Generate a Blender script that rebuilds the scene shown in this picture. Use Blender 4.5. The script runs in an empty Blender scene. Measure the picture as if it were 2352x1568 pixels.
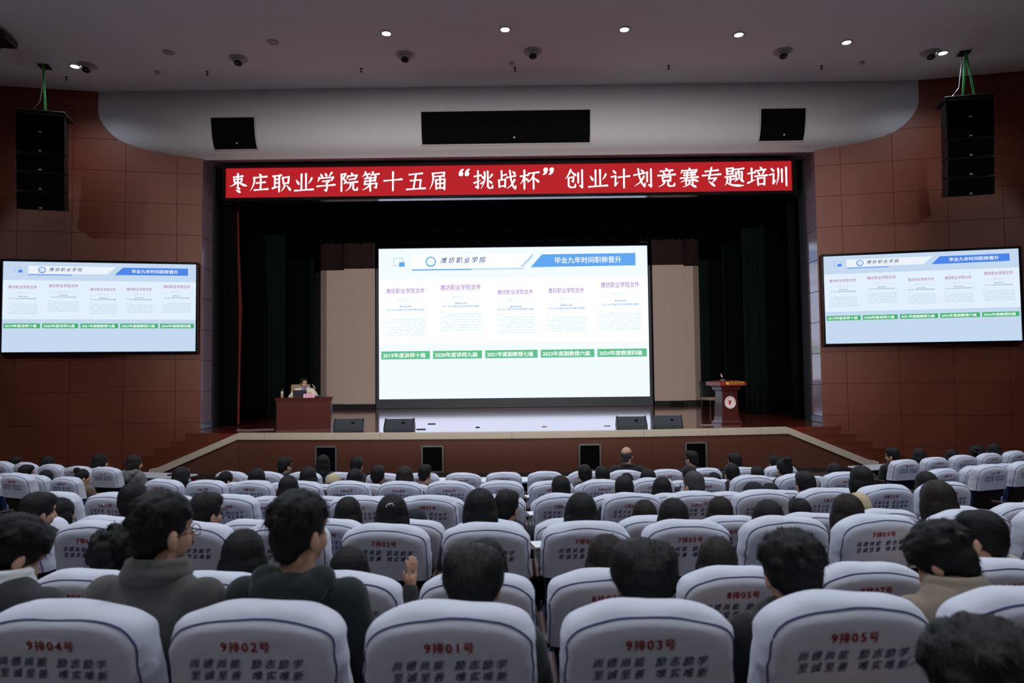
import bpy, bmesh, math, random
from mathutils import Vector, Matrix, noise

# ------------------------------------------------------------------ camera, world, exposure, lights
sc = bpy.context.scene
COL = sc.collection
R = math.radians
CAM_H = 2.36
cd = bpy.data.cameras.new('camera'); cam = bpy.data.objects.new('camera', cd); COL.objects.link(cam)
cd.sensor_width = 36.0; cd.lens = 24.0; cd.clip_start = 0.05; cd.clip_end = 120
_yaw = math.atan(10/1568); _pitch = R(2.4); _roll = -0.0115
cam.matrix_world = (Matrix.Translation((0, 0, CAM_H)) @ Matrix.Rotation(_yaw, 4, 'Z')
                    @ Matrix.Rotation(math.pi/2 + _pitch, 4, 'X') @ Matrix.Rotation(_roll, 4, 'Z'))
cd.dof.use_dof = True; cd.dof.focus_distance = 14.0; cd.dof.aperture_fstop = 3.2
sc.camera = cam
sc.view_settings.view_transform = 'Standard'; sc.view_settings.look = 'None'
sc.view_settings.gamma = 1.0; sc.view_settings.use_curve_mapping = False
sc.view_settings.exposure = 0.0
sc.cycles.max_bounces = 6; sc.cycles.diffuse_bounces = 3; sc.cycles.glossy_bounces = 3
sc.cycles.use_adaptive_sampling = True; sc.cycles.adaptive_threshold = 0.03
world = bpy.data.worlds.new('hall_air'); sc.world = world; world.use_nodes = True
world.node_tree.nodes['Background'].inputs[0].default_value = (0.5, 0.6, 0.8, 1)
world.node_tree.nodes['Background'].inputs[1].default_value = 0.004

SCREEN_GAIN = 1.0          # slide brightness
LIT_DOWNLIGHT_W = 210.0     # lit downlights in front of the stage
FILL_LAMP_W = 116.0             # unseen fill lamps added above the audience, further back
WALL_SPOT_W = 180.0         # spots on the side walls
BACK_SPOT_W = 12300.0        # spots on the rear wall, aimed at the stage

def spot_light(name, loc, target, power, angle, blend=0.5, color=(1, 1, 1), size=0.1, parent=None):
    l = bpy.data.lights.new(name, 'SPOT'); l.energy = power; l.spot_size = R(angle); l.spot_blend = blend
    l.color = color; l.shadow_soft_size = size
    o = bpy.data.objects.new(name, l); COL.objects.link(o)
    o.location = loc
    d = Vector(target) - Vector(loc)
    o.rotation_euler = d.to_track_quat('-Z', 'Y').to_euler()
    if parent: o.parent = parent
    return o

# ------------------------------------------------------------------ helpers
def tag(o, label=None, cat=None, group=None, kind=None):
    if label: o['label'] = label
    if cat: o['category'] = cat
    if group: o['group'] = group
    if kind: o['kind'] = kind
    return o

def empty(name, loc=(0, 0, 0), rz=0.0, label=None, cat=None, group=None, kind=None):
    o = bpy.data.objects.new(name, None); COL.objects.link(o)
    o.empty_display_size = 0.1
    o.location = loc; o.rotation_euler = (0, 0, rz)
    return tag(o, label, cat, group, kind)

def link(name, me, parent=None, loc=None, rot=None, mat=None):
    o = bpy.data.objects.new(name, me); COL.objects.link(o)
    if parent: o.parent = parent
    if loc is not None: o.location = loc
    if rot is not None: o.rotation_euler = rot
    if mat is not None: setmat(o, mat)
    return o

def setmat(o, m):
    if not o.material_slots:
        o.data.materials.append(m)
    o.material_slots[0].link = 'OBJECT'
    o.material_slots[0].material = m

class MB:
    """collects shapes into one mesh"""
    def __init__(s): s.v = []; s.f = []
    def add(s, vs, fs):
        n = len(s.v); s.v += [tuple(v) for v in vs]; s.f += [tuple(i+n for i in f) for f in fs]
        return s
    def box(s, c, d, M=None):
        x, y, z = d[0]/2, d[1]/2, d[2]/2
        vs = [Vector((sx*x, sy*y, sz*z)) for sz in (-1, 1) for sy in (-1, 1) for sx in (-1, 1)]
        if M is not None: vs = [M @ v for v in vs]
        vs = [v + Vector(c) for v in vs]
        return s.add(vs, [(0, 2, 3, 1), (4, 5, 7, 6), (0, 1, 5, 4), (2, 6, 7, 3), (0, 4, 6, 2), (1, 3, 7, 5)])
    def rbox(s, c, d, b=0.01, seg=2, M=None):
        bm = bmesh.new(); bmesh.ops.create_cube(bm, size=1)
        for v in bm.verts: v.co = Vector((v.co.x*d[0], v.co.y*d[1], v.co.z*d[2]))
        bmesh.ops.bevel(bm, geom=list(bm.edges), offset=min(b, min(d)*0.49), segments=seg, affect='EDGES', profile=0.5)
        bm.verts.index_update()
        vs = [((M @ v.co) if M is not None else v.co) + Vector(c) for v in bm.verts]
        fs = [[v.index for v in f.verts] for f in bm.faces]
        bm.free(); return s.add(vs, fs)
    def prism(s, poly, a, b, axis='y'):
        """poly 2D (u,v) extruded between a and b along axis"""
        def P(u, v, w):
            return (u, w, v) if axis == 'y' else ((w, u, v) if axis == 'x' else (u, v, w))
        n = len(poly)
        vs = [P(u, v, a) for u, v in poly] + [P(u, v, b) for u, v in poly]
        fs = [tuple(range(n))[::-1], tuple(range(n, 2*n))] + [(i, (i+1) % n, n+(i+1) % n, n+i) for i in range(n)]
        return s.add(vs, fs)
    def tube(s, path, r, n=8, cap=True):
        path = [Vector(p) for p in path]; rs = r if isinstance(r, (list, tuple)) else [r]*len(path)
        vs = []; fs = []; up = Vector((0, 0, 1))
        for i, p in enumerate(path):
            t = (path[min(i+1, len(path)-1)] - path[max(i-1, 0)])
            if t.length < 1e-9: t = Vector((0, 0, 1))
            t.normalize()
            a = t.cross(up if abs(t.dot(up)) < 0.95 else Vector((1, 0, 0))).normalized(); b = a.cross(t)
            for k in range(n):
                th = 2*math.pi*k/n
                vs.append(p + rs[i]*(math.cos(th)*a + math.sin(th)*b))
        for i in range(len(path)-1):
            for k in range(n):
                k2 = (k+1) % n
                fs.append((i*n+k, i*n+k2, (i+1)*n+k2, (i+1)*n+k))
        if cap:
            fs.append(tuple(range(n))); m = (len(path)-1)*n; fs.append(tuple(range(m, m+n))[::-1])
        return s.add(vs, fs)
    def lathe(s, prof, n=24, c=(0, 0, 0), M=None):
        vs = []; fs = []
        for (r, z) in prof:
            for k in range(n):
                a = 2*math.pi*k/n; v = Vector((r*math.cos(a), r*math.sin(a), z))
                vs.append((M @ v if M is not None else v) + Vector(c))
        for i in range(len(prof)-1):
            for k in range(n):
                k2 = (k+1) % n
                fs.append((i*n+k, i*n+k2, (i+1)*n+k2, (i+1)*n+k))
        fs.append(tuple(range(n))[::-1]); m = (len(prof)-1)*n; fs.append(tuple(range(m, m+n)))
        return s.add(vs, fs)
    def ellipsoid(s, c, r, M=None, nu=16, nv=10):
        vs = []; fs = []
        for j in range(nv+1):
            th = math.pi*j/nv
            for i in range(nu):
                ph = 2*math.pi*i/nu
                v = Vector((r[0]*math.sin(th)*math.cos(ph), r[1]*math.sin(th)*math.sin(ph), r[2]*math.cos(th)))
                vs.append((M @ v if M is not None else v) + Vector(c))
        for j in range(nv):
            for i in range(nu):
                i2 = (i+1) % nu
                fs.append((j*nu+i, (j+1)*nu+i, (j+1)*nu+i2, j*nu+i2))
        return s.add(vs, fs)
    def limb(s, p0, p1, r0, r1):
        p0 = Vector(p0); p1 = Vector(p1)
        s.ellipsoid(p0, (r0,)*3, nu=12, nv=8); s.ellipsoid(p1, (r1,)*3, nu=12, nv=8)
        return s.tube([p0, p1], [r0, r1], n=12)
    def xf(s, M):
        s.v = [tuple(M @ Vector(v)) for v in s.v]; return s
    def mesh(s, name, smooth=False):
        me = bpy.data.meshes.new(name); me.from_pydata(s.v, [], s.f); me.validate(); me.update()
        if smooth:
            me.polygons.foreach_set('use_smooth', [True]*len(me.polygons))
        return me
    def build(s, name, mat, parent=None, loc=None, rot=None, smooth=False):
        return link(name, s.mesh(name, smooth), parent, loc, rot, mat)

def smooth_angle(me, ang=40):
    bm = bmesh.new(); bm.from_mesh(me)
    bmesh.ops.recalc_face_normals(bm, faces=bm.faces)
    for e in bm.edges:
        e.smooth = not (len(e.link_faces) == 2 and e.calc_face_angle(0) > R(ang))
    for f in bm.faces: f.smooth = True
    bm.to_mesh(me); bm.free(); return me

# ------------------------------------------------------------------ materials
def S(r, g, b):   # sRGB 0-255 to linear
    def f(c):
        c /= 255.0
        return c/12.92 if c <= 0.04045 else ((c+0.055)/1.055)**2.4
    return (f(r), f(g), f(b), 1)

def mat(name, col, rough=0.6, metal=0.0, var=0.0, scale=8.0, stretch=(1, 1, 1), bump=0.0, bscale=None, spec=0.5, sheen=0.0, coat=0.0):
    m = bpy.data.materials.new(name); m.use_nodes = True; nt = m.node_tree; b = nt.nodes['Principled BSDF']
    b.inputs['Base Color'].default_value = col; b.inputs['Roughness'].default_value = rough
    b.inputs['Metallic'].default_value = metal; b.inputs['Specular IOR Level'].default_value = spec
    if sheen: b.inputs['Sheen Weight'].default_value = sheen
    if coat: b.inputs['Coat Weight'].default_value = coat; b.inputs['Coat Roughness'].default_value = 0.08
    if var or bump:
        tc = nt.nodes.new('ShaderNodeTexCoord'); mp = nt.nodes.new('ShaderNodeMapping')
        mp.inputs['Scale'].default_value = stretch
        nt.links.new(tc.outputs['Object'], mp.inputs[0])
        nz = nt.nodes.new('ShaderNodeTexNoise'); nz.inputs['Scale'].default_value = scale; nz.inputs['Detail'].default_value = 4
        nt.links.new(mp.outputs[0], nz.inputs['Vector'])
        if var:
            mx = nt.nodes.new('ShaderNodeMix'); mx.data_type = 'RGBA'
            d = tuple(c*(1-var) for c in col[:3]) + (1,); l = tuple(min(1, c*(1+var)) for c in col[:3]) + (1,)
            mx.inputs[6].default_value = d; mx.inputs[7].default_value = l
            nt.links.new(nz.outputs[0], mx.inputs[0]); nt.links.new(mx.outputs[2], b.inputs['Base Color'])
        if bump:
            nb = nz
            if bscale:
                nb = nt.nodes.new('ShaderNodeTexNoise'); nb.inputs['Scale'].default_value = bscale; nb.inputs['Detail'].default_value = 3
                nt.links.new(mp.outputs[0], nb.inputs['Vector'])
            bp = nt.nodes.new('ShaderNodeBump'); bp.inputs['Strength'].default_value = bump; bp.inputs['Distance'].default_value = 0.02
            nt.links.new(nb.outputs[0], bp.inputs['Height']); nt.links.new(bp.outputs[0], b.inputs['Normal'])
    return m

def emit(name, col, k=1.0):
    m = bpy.data.materials.new(name); m.use_nodes = True; nt = m.node_tree
    b = nt.nodes['Principled BSDF']
    b.inputs['Base Color'].default_value = (0.004, 0.004, 0.004, 1); b.inputs['Roughness'].default_value = 0.7; b.inputs['Specular IOR Level'].default_value = 0.08
    b.inputs['Emission Color'].default_value = col; b.inputs['Emission Strength'].default_value = k
    return m

M = {}
M['ceiling'] = mat('ceiling_plaster', S(240, 242, 248), 0.85, var=0.02, scale=1.5)
M['fascia'] = mat('fascia_plaster', S(200, 199, 205), 0.7, var=0.02, scale=1.2)
M['wood_wall'] = mat('wall_veneer', S(118, 57, 38), 0.48, var=0.22, scale=14, stretch=(9, 9, 0.35), bump=0.08)
M['wall_gap'] = mat('wall_joint', S(84, 48, 36), 0.8)
M['dark_wall'] = mat('hall_paint', S(92, 60, 50), 0.8, var=0.08, scale=2)
M['stage_front'] = mat('stage_veneer', S(108, 62, 46), 0.45, var=0.22, scale=14, stretch=(9, 9, 0.35), bump=0.08)
M['cream'] = mat('cream_stone', S(214, 200, 178), 0.45, var=0.06, scale=10)
M['marble'] = mat('dark_marble', S(64, 56, 52), 0.3, var=0.5, scale=5)
M['deck'] = mat('stage_boards', S(122, 50, 40), 0.16, var=0.22, scale=5, stretch=(1, 10, 1), bump=0.015, coat=0.8)
M['step'] = mat('step_wood', S(104, 50, 32), 0.35, var=0.2, scale=6, stretch=(8, 1, 8))
M['floor'] = mat('hall_floor', S(84, 64, 57), 0.45, var=0.15, scale=4)
M['jamb'] = mat('jamb_laminate', S(176, 150, 160), 0.16, var=0.05, scale=5, coat=1.0)
M['jamb_base'] = mat('jamb_plinth', S(120, 125, 140), 0.25)
M['curtain'] = mat('green_velvet', S(14, 27, 24), 0.95, var=0.25, scale=6, stretch=(6, 6, 0.2), spec=0.1)
M['curtain_dark'] = mat('black_velvet', S(14, 12, 12), 0.95, var=0.2, scale=6, spec=0.1)
M['curtain_red'] = mat('red_lining', S(105, 22, 22), 0.9)
M['beige_tile'] = mat('beige_acoustic', S(196, 176, 168), 0.85, var=0.06, scale=60, bump=0.1, bscale=200)
M['beige_back'] = mat('beige_joint', S(214, 196, 184), 0.85)
M['stage_wall'] = mat('stage_black', S(18, 20, 24), 0.8)
M['blue_frame'] = mat('screen_surround', S(34, 44, 58), 0.5)
M['black'] = mat('black_plastic', S(12, 13, 15), 0.5, var=0.1, scale=30)
M['gloss_black'] = mat('black_gloss', S(10, 10, 12), 0.12)
M['grille'] = mat('black_grille', S(7, 7, 9), 0.9, spec=0.1, var=0.4, scale=300)
M['grey_frame'] = mat('grey_aluminium', S(150, 146, 142), 0.4, metal=0.6)
M['white_frame'] = mat('white_frame', S(190, 186, 188), 0.6)
M['chrome'] = mat('bright_metal', S(200, 202, 206), 0.25, metal=1.0)
M['badge'] = mat('badge_plate', S(210, 210, 205), 0.3, metal=0.3)
M['strap'] = mat('green_webbing', S(70, 170, 95), 0.8)
M['monitor'] = mat('monitor_carpet', S(52, 56, 62), 0.8, var=0.2, scale=80)
M['cover'] = mat('white_cover_cloth', S(216, 218, 232), 0.85, bump=0.35, scale=5.0, stretch=(1, 1, 2.2), sheen=0.1)
M['piping'] = mat('navy_piping', S(64, 72, 128), 0.7)
M['seat_blue'] = mat('blue_upholstery', S(34, 64, 122), 0.85, var=0.1, scale=40, sheen=0.2)
M['shell'] = mat('chair_back_shell', S(16, 16, 20), 0.5)
M['armrest'] = mat('armrest_wood', S(60, 34, 26), 0.4)
M['red_ink'] = mat('red_print', S(196, 46, 40), 0.8)
M['navy_ink'] = mat('navy_print', S(56, 66, 126), 0.8)
M['paper'] = mat('white_paper', S(240, 242, 246), 0.5)
M['desk_wood'] = mat('mahogany_desk', S(78, 27, 20), 0.3, var=0.15, scale=4, stretch=(1, 6, 6), spec=0.15)
M['desk_light'] = mat('pale_desk_top', S(206, 210, 216), 0.15)
M['podium_wood'] = mat('podium_mahogany', S(72, 30, 28), 0.28, var=0.12, scale=4, stretch=(6, 6, 1), coat=0.4)
M['podium_red'] = mat('podium_red_top', S(138, 52, 42), 0.3, coat=0.3)
M['gold'] = mat('gold_lettering', S(232, 206, 70), 0.4)
M['white_disc'] = mat('white_disc', S(240, 228, 226), 0.5)
M['emblem_red'] = mat('emblem_red', S(190, 40, 32), 0.5)
M['emblem_line'] = mat('emblem_line', S(120, 92, 96), 0.5)
M['pink'] = mat('pink_card', S(236, 176, 206), 0.6)
M['pink_ink'] = mat('card_ink', S(150, 60, 100), 0.7)
M['tan_leather'] = mat('tan_leather', S(150, 124, 96), 0.5)
M['thermos'] = mat('thermos_steel', S(196, 180, 150), 0.3, metal=0.5)
M['skin'] = mat('skin', S(206, 158, 132), 0.55, var=0.05, scale=20)
M['lips'] = mat('lips', S(150, 72, 66), 0.5)
M['eye'] = mat('eye_dark', S(26, 20, 18), 0.25)
M['hair'] = mat('black_hair', S(13, 12, 12), 0.55, var=0.3, scale=30, stretch=(6, 6, 1), bump=0.4, bscale=60, spec=0.35)
M['hair_brown'] = mat('brown_hair', S(36, 23, 19), 0.5, var=0.3, scale=30, stretch=(6, 6, 1), bump=0.4, bscale=60, spec=0.35)
M['hair_grey'] = mat('greying_hair', S(58, 55, 54), 0.6, var=0.4, scale=60, bump=0.4, bscale=90)
M['glass_frame'] = mat('spectacle_frame', S(40, 38, 40), 0.3, metal=0.5)
M['lens'] = mat('spectacle_lens', S(150, 170, 190), 0.05)
M['cap_beige'] = mat('beige_cap', S(196, 180, 140), 0.85)
M['cap_black'] = mat('black_cap', S(24, 26, 36), 0.85)
M['mask'] = mat('blue_mask', S(110, 165, 190), 0.8)
M['shirt_blue'] = mat('blue_shirt', S(120, 134, 190), 0.8)
M['trousers'] = mat('dark_trousers', S(26, 28, 38), 0.9, var=0.1, scale=40)
M['shoes'] = mat('shoes', S(30, 28, 28), 0.6)
CLOTH = {k: mat('cloth_' + k, c, 0.9, var=0.12, scale=25, bump=0.25, bscale=9, sheen=0.15) for k, c in {
    'black': S(24, 25, 27), 'charcoal': S(46, 46, 50), 'grey': S(88, 86, 84), 'darkgreen': S(24, 33, 32),
    'tan': S(142, 128, 110), 'cream': S(222, 214, 196), 'navy': S(26, 32, 56), 'white': S(214, 214, 216),
    'ash': S(112, 112, 110), 'khaki': S(116, 98, 78), 'red': S(150, 40, 36), 'jacketcream': S(226, 212, 190)}.items()}
M['downlight_on'] = emit('downlight_lens_on', (0.93, 0.96, 1.0, 1), 30)
M['downlight_off'] = mat('downlight_lens_off', S(170, 165, 165), 0.2)
M['fixture'] = mat('fixture_white', S(186, 182, 182), 0.5)
M['fixture_dark'] = mat('fixture_dark', S(26, 26, 28), 0.3)
M['sprinkler'] = mat('sprinkler_brass', S(70, 58, 52), 0.4, metal=0.5)
M['cable'] = mat('grey_cable', S(150, 140, 138), 0.6)

# ------------------------------------------------------------------ lettering (built-in font, turned into flat meshes)
_tcache = {}
def raw_text(s, bold=0.0, res=2):
    key = (s, bold, res)
    if bold and key not in _tcache:      # heavier strokes: the outline laid four times, slightly shifted
        vs, fs = raw_text(s, 0.0, res); V_ = []; F_ = []
        for ax, ay in ((-1, -.7), (1, -.7), (-1, .7), (1, .7)):
            k = len(V_); V_ += [(x+ax*bold, y+ay*bold) for x, y in vs]; F_ += [tuple(i+k for i in f) for f in fs]
        _tcache[key] = (V_, F_)
    if key in _tcache: return _tcache[key]
    cu = bpy.data.curves.new('t', 'FONT'); cu.body = s; cu.size = 1.0; cu.resolution_u = res; cu.fill_mode = 'FRONT'
    ob = bpy.data.objects.new('t', cu); COL.objects.link(ob)
    dg = bpy.context.evaluated_depsgraph_get()
    me = bpy.data.meshes.new_from_object(ob.evaluated_get(dg))
    vs = [(v.co.x, v.co.y) for v in me.vertices]; fs = [tuple(p.vertices) for p in me.polygons]
    bpy.data.objects.remove(ob); bpy.data.curves.remove(cu); bpy.data.meshes.remove(me)
    _tcache[key] = (vs, fs)
    return _tcache[key]

def bbox(vs):
    xs = [v[0] for v in vs]; ys = [v[1] for v in vs]
    return min(xs), max(xs), min(ys), max(ys)

class T2:
    """flat lettering in an x-z plane facing -y (u right, v up)"""
    def __init__(s): s.v = []; s.f = []
    def text(s, string, u0, u1, v0, v1, bold=0.0, slant=0.0, rise=0.0):
        vs, fs = raw_text(string, bold)
        if not vs: return s
        a, b, c, d = bbox(vs); n = len(s.v)
        for x, y in vs:
            p = (x-a)/(b-a); q = (y-c)/(d-c)
            s.v.append((u0 + p*(u1-u0) + slant*(q-.5)*(v1-v0), v0 + q*(v1-v0) + rise*(p-.5)*(u1-u0)))
        s.f += [tuple(i+n for i in f) for f in fs]
        return s
    def glyph(s, ch, u, v, size, bold=0.0, slant=0.0, rise=0.0, sx=1.0, sy=1.0):
        """one full-width character centred at (u,v)"""
        vs, fs = raw_text(ch, bold); ref, _ = raw_text('国', 0.0)
        a, b, c, d = bbox(ref); k = size/(d-c); cx = (a+b)/2; cy = (c+d)/2; n = len(s.v)
        for x, y in vs:
            X = (x-cx)*k*sx; Y = (y-cy)*k*sy
            s.v.append((u + X + slant*Y, v + Y + rise*X))
        s.f += [tuple(i+n for i in f) for f in fs]
        return s
    def poly(s, pts):
        n = len(s.v); s.v += [tuple(p) for p in pts]; s.f.append(tuple(range(n, n+len(pts)))); return s
    def rect(s, u0, u1, v0, v1): return s.poly([(u0, v0), (u1, v0), (u1, v1), (u0, v1)])
    def ring(s, u, v, r0, r1, n=40, a0=0.0, a1=2*math.pi):
        for i in range(n):
            p, q = a0+(a1-a0)*i/n, a0+(a1-a0)*(i+1)/n
            s.poly([(u+r0*math.cos(p), v+r0*math.sin(p)), (u+r1*math.cos(p), v+r1*math.sin(p)),
                    (u+r1*math.cos(q), v+r1*math.sin(q)), (u+r0*math.cos(q), v+r0*math.sin(q))])
        return s
    def disc(s, u, v, r, n=40): return s.poly([(u+r*math.cos(2*math.pi*i/n), v+r*math.sin(2*math.pi*i/n)) for i in range(n)])
    def mesh(s, name):
        me = bpy.data.meshes.new(name); me.from_pydata([(u, 0, v) for u, v in s.v], [], s.f); me.update(); return me

# ------------------------------------------------------------------ main measures of the hall
XC = -0.12                       # axis of the hall
CEIL = 9.18
STAGE_Z = 1.0
BACK_Y = 25.0                    # screen wall on stage
JL, JR = -7.69, 7.37             # proscenium jambs
JY = 16.6
WALL_SLOPE = 0.203               # side walls come forward as they go outward
ROW_R = 20.0                     # radius of the curved seat rows
def row_d(k): return 1.87 + 0.9225*(9-k)
def sag(x): return ROW_R - math.sqrt(ROW_R**2 - (x-XC)**2)
def row_floor(k): return 0.1825*((k-1)//2)
def seat_x(n):
    if n == 1: return -0.19
    if n % 2 == 0:
        k = n//2
        return -0.19-0.56*k if n <= 14 else -6.2-0.56*(k-8)
    k = (n-3)//2
    return 0.37+0.56*k if n <= 15 else 5.75+0.56*(k-7)

# ------------------------------------------------------------------ structure: floor, tiers, walls, ceiling
def arc_strip(d0, d1, z0, z1, x0=-13.5, x1=13.5, n=48):
    m = MB(); xs = [x0+(x1-x0)*i/n for i in range(n+1)]
    vs = []
    for x in xs:
        a = d0+sag(x); b = d1+sag(x) if d1 is not None else -17.0
        vs += [(x, a, z0), (x, a, z1), (x, b, z1), (x, b, z0)]
    fs = []
    for i in range(n):
        p = 4*i; q = p+4
        for k in range(4):
            fs.append((p+k, p+(k+1) % 4, q+(k+1) % 4, q+k))
    fs.append((0, 1, 2, 3)); fs.append((4*n+3, 4*n+2, 4*n+1, 4*n))
    m.add(vs, fs); return m

floor = MB().box((0, 0.5, -0.15), (27.5, 36, 0.3)).build('floor', M['floor']); tag(floor, 'dark reddish floor of the auditorium between the seat rows', None, None, 'structure')
for t in range(1, 6):
    d0 = row_d(2*t+1)+0.83
    d1 = row_d(2*t+3)+0.83 if t < 5 else None
    z = 0.1825*t
    s = arc_strip(d0, None if t == 5 else d1-0.02, -0.01, z).build('tier', M['floor'], floor)
    if t == 1: s.name = 'tier'

ceil = MB().box((0, 0.1, CEIL+0.15), (27.6, 33.4, 0.3)).build('ceiling', M['ceiling']); tag(ceil, 'grey white plaster ceiling above the audience', None, None, 'structure')

# side walls flanking the stage, veneer panels one by one
PH = 0.76
def flank_wall(name, x_in, sgn, label):
    ang = math.atan(WALL_SLOPE)
    L = 6.4
    w = empty(name, (x_in, JY, 0), 0.0, label, None, None, 'structure')
    w.rotation_euler = (0, 0, -ang if sgn > 0 else ang)
    # local: u = outward distance along the wall (signed), +y behind
    MB().box((sgn*L/2, 0.16, CEIL/2), (L, 0.24, CEIL)).build('backing', M['wall_gap'], w)
    edges = [0.0, 0.58]
    while edges[-1] < L-0.1: edges.append(min(edges[-1]+1.16, L))
    zs = [0.0]+[7.27-PH*k for k in range(9, -3, -1)]; zs = [z for z in zs if z < CEIL-0.05]+[CEIL]
    zs = [zs[0]]+[z for z in zs[1:] if z > 0.1]
    cache = {}
    for i in range(len(edges)-1):
        for j in range(len(zs)-1):
            ww = edges[i+1]-edges[i]-0.006; hh = zs[j+1]-zs[j]-0.006
            key = (round(ww, 3), round(hh, 3))
            if key not in cache: cache[key] = MB().rbox((0, 0, 0), (ww, 0.03, hh), 0.002, 1).mesh('panel')
            link('panel', cache[key], w, (sgn*(edges[i]+edges[i+1])/2, 0.015, (zs[j]+zs[j+1])/2), None, M['wood_wall'])
    return w
wl = flank_wall('wall_left', JL, -1, 'brown veneer panel wall left of the stage')
wr = flank_wall('wall_right', JR, 1, 'brown veneer panel wall right of the stage')

def plainwall(name, c, d, label):
    tag(MB().box(c, d).build(name, M['dark_wall']), label, None, None, 'structure')
plainwall('wall_side_left', (-13.75, -0.6, CEIL/2), (0.3, 32.6, CEIL), 'long dark side wall of the hall at far left')
plainwall('wall_side_right', (13.55, -0.6, CEIL/2), (0.3, 32.6, CEIL), 'long dark side wall of the hall at far right')
plainwall('wall_back', (0, -16.9, CEIL/2), (27.6, 0.3, CEIL), 'rear wall of the hall behind the audience')

# jambs (reveals) of the proscenium
for nm, x, sg, lab in (('trim_jamb_left', JL, -1, 'pale laminate jamb lining the left edge of the stage opening'),
                       ('trim_jamb_right', JR, 1, 'pale laminate jamb lining the right edge of the stage opening')):
    j = empty(nm, (x, JY, STAGE_Z), 0, lab, None, None, 'structure')
    MB().box((sg*0.16, 0.3, 3.35), (0.24, 0.6, 6.7)).build('backing', M['wall_gap'], j)
    z = 0.16; pm = MB().rbox((0, 0, 0), (0.04, 0.58, PH-0.01), 0.003, 1).mesh('panel')
    while z < 6.6:
        link('panel', pm, j, (sg*0.022, 0.3, z+PH/2), None, M['jamb']); z += PH
    MB().rbox((sg*0.012, 0.3, 0.08), (0.06, 0.6, 0.15), 0.004, 1).build('plinth', M['jamb_base'], j)
    # dark return behind the jamb
    MB().box((sg*1.9, 0.75, 4.0), (3.9, 0.3, 10.2)).build('return_wall', M['stage_wall'], j)

# stage house: closed dark box
sh = empty('wall_stage', (XC, BACK_Y, 0), 0, 'dark walls enclosing the stage behind the opening', None, None, 'structure')
MB().box((0, 0.75, 5.3), (20, 0.3, 12)).build('rear_wall', M['stage_wall'], sh)
MB().box((-10, -3.9, 5.3), (0.3, 9.2, 12)).build('wing_wall', M['stage_wall'], sh)
MB().box((10, -3.9, 5.3), (0.3, 9.2, 12)).build('wing_wall', M['stage_wall'], sh)
MB().box((0, -3.9, 11.2), (20.3, 9.6, 0.3)).build('grid_ceiling', M['stage_wall'], sh)

# curved white fascia over the stage opening
PROF = [(16.13, 9.2), (16.13, 8.85), (16.13, 8.65), (16.137, 8.52), (16.15, 8.40), (16.172, 8.25), (16.2, 8.11), (16.24, 7.98), (16.3, 7.87), (16.37, 7.79), (16.48, 7.715), (16.6, 7.66)]
fa = empty('trim_1', (XC, 0, 0), 0, 'white curved plaster fascia sweeping down to the stage opening', None, None, 'structure')
m = MB(); NX = 2; x0, x1 = -11.2, 11.2
pts = PROF+[(16.62, 7.64), (17.3, 7.64), (17.3, 9.2)]
m.prism(pts, x0, x1, 'x')
fo = m.build('fascia', M['fascia'], fa); smooth_angle(fo.data, 30)
MB().box((0, 17.15, 9.5), (21, 0.3, 3.7)).build('bulkhead', M['stage_wall'], fa)
MB().box((0, 16.95, 7.632), (15.0, 0.66, 0.012)).build('soffit', M['jamb'], fa)
def prof_y(z):
    for (ya, za), (yb, zb) in zip(PROF, PROF[1:]):
        if zb <= z <= za: return ya+(yb-ya)*(za-z)/(za-zb)
    return PROF[-1][0]
def fascia_opening(xa, xb, za, zb):
    n = 8; zs = [za+(zb-za)*i/n for i in range(n+1)]
    g = MB(); vs = []; fs = []
    for i, z in enumerate(zs):
        y = prof_y(z)
        vs += [(xa, y-0.008, z), (xb, y-0.008, z), (xb, y+0.05, z), (xa, y+0.05, z)]
    for i in range(n):
        p = 4*i; q = p+4
        fs += [(p, p+1, q+1, q), (p+1, p+2, q+2, q+1), (p+2, p+3, q+3, q+2), (p+3, p, q, q+3)]
    fs += [(0, 3, 2, 1), (4*n, 4*n+1, 4*n+2, 4*n+3)]
    g.add(vs, fs)
    gr = g.build('grille', M['grille'], fa); smooth_angle(gr.data, 50)
    def bar(xs0, xs1, z0, z1, nm='frame'):
        b = MB(); k = max(1, int((z1-z0)/0.08)); vv = []; ff = []
        for i in range(k+1):
            z = z0+(z1-z0)*i/k; y = prof_y(z)
            vv += [(xs0, y-0.022, z), (xs1, y-0.022, z), (xs1, y+0.03, z), (xs0, y+0.03, z)]
        for i in range(k):
            p = 4*i; q = p+4
            ff += [(p, p+1, q+1, q), (p+1, p+2, q+2, q+1), (p+2, p+3, q+3, q+2), (p+3, p, q, q+3)]
        ff += [(0, 3, 2, 1), (4*k, 4*k+1, 4*k+2, 4*k+3)]
        b.add(vv, ff); b.build('frame', M['white_frame'], gr)
    w = 0.03
    bar(xa-w, xa, za-w, zb+w); bar(xb, xb+w, za-w, zb+w); bar(xa, xb, za-w, za); bar(xa, xb, zb, zb+w)
    zc = za+0.12; MB().box(((xa+xb)/2+0.05*(xb-xa), prof_y(zc)-0.012, zc), (0.035, 0.01, 0.035)).build('badge', M['badge'], gr)
fascia_opening(-7.3-XC+0.02, -6.24-XC, 7.80, 8.50)
fascia_opening(-2.22-XC, 1.83-XC, 7.84, 8.57)
fascia_opening(5.92-XC, 6.98-XC, 7.82, 8.53)

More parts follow.
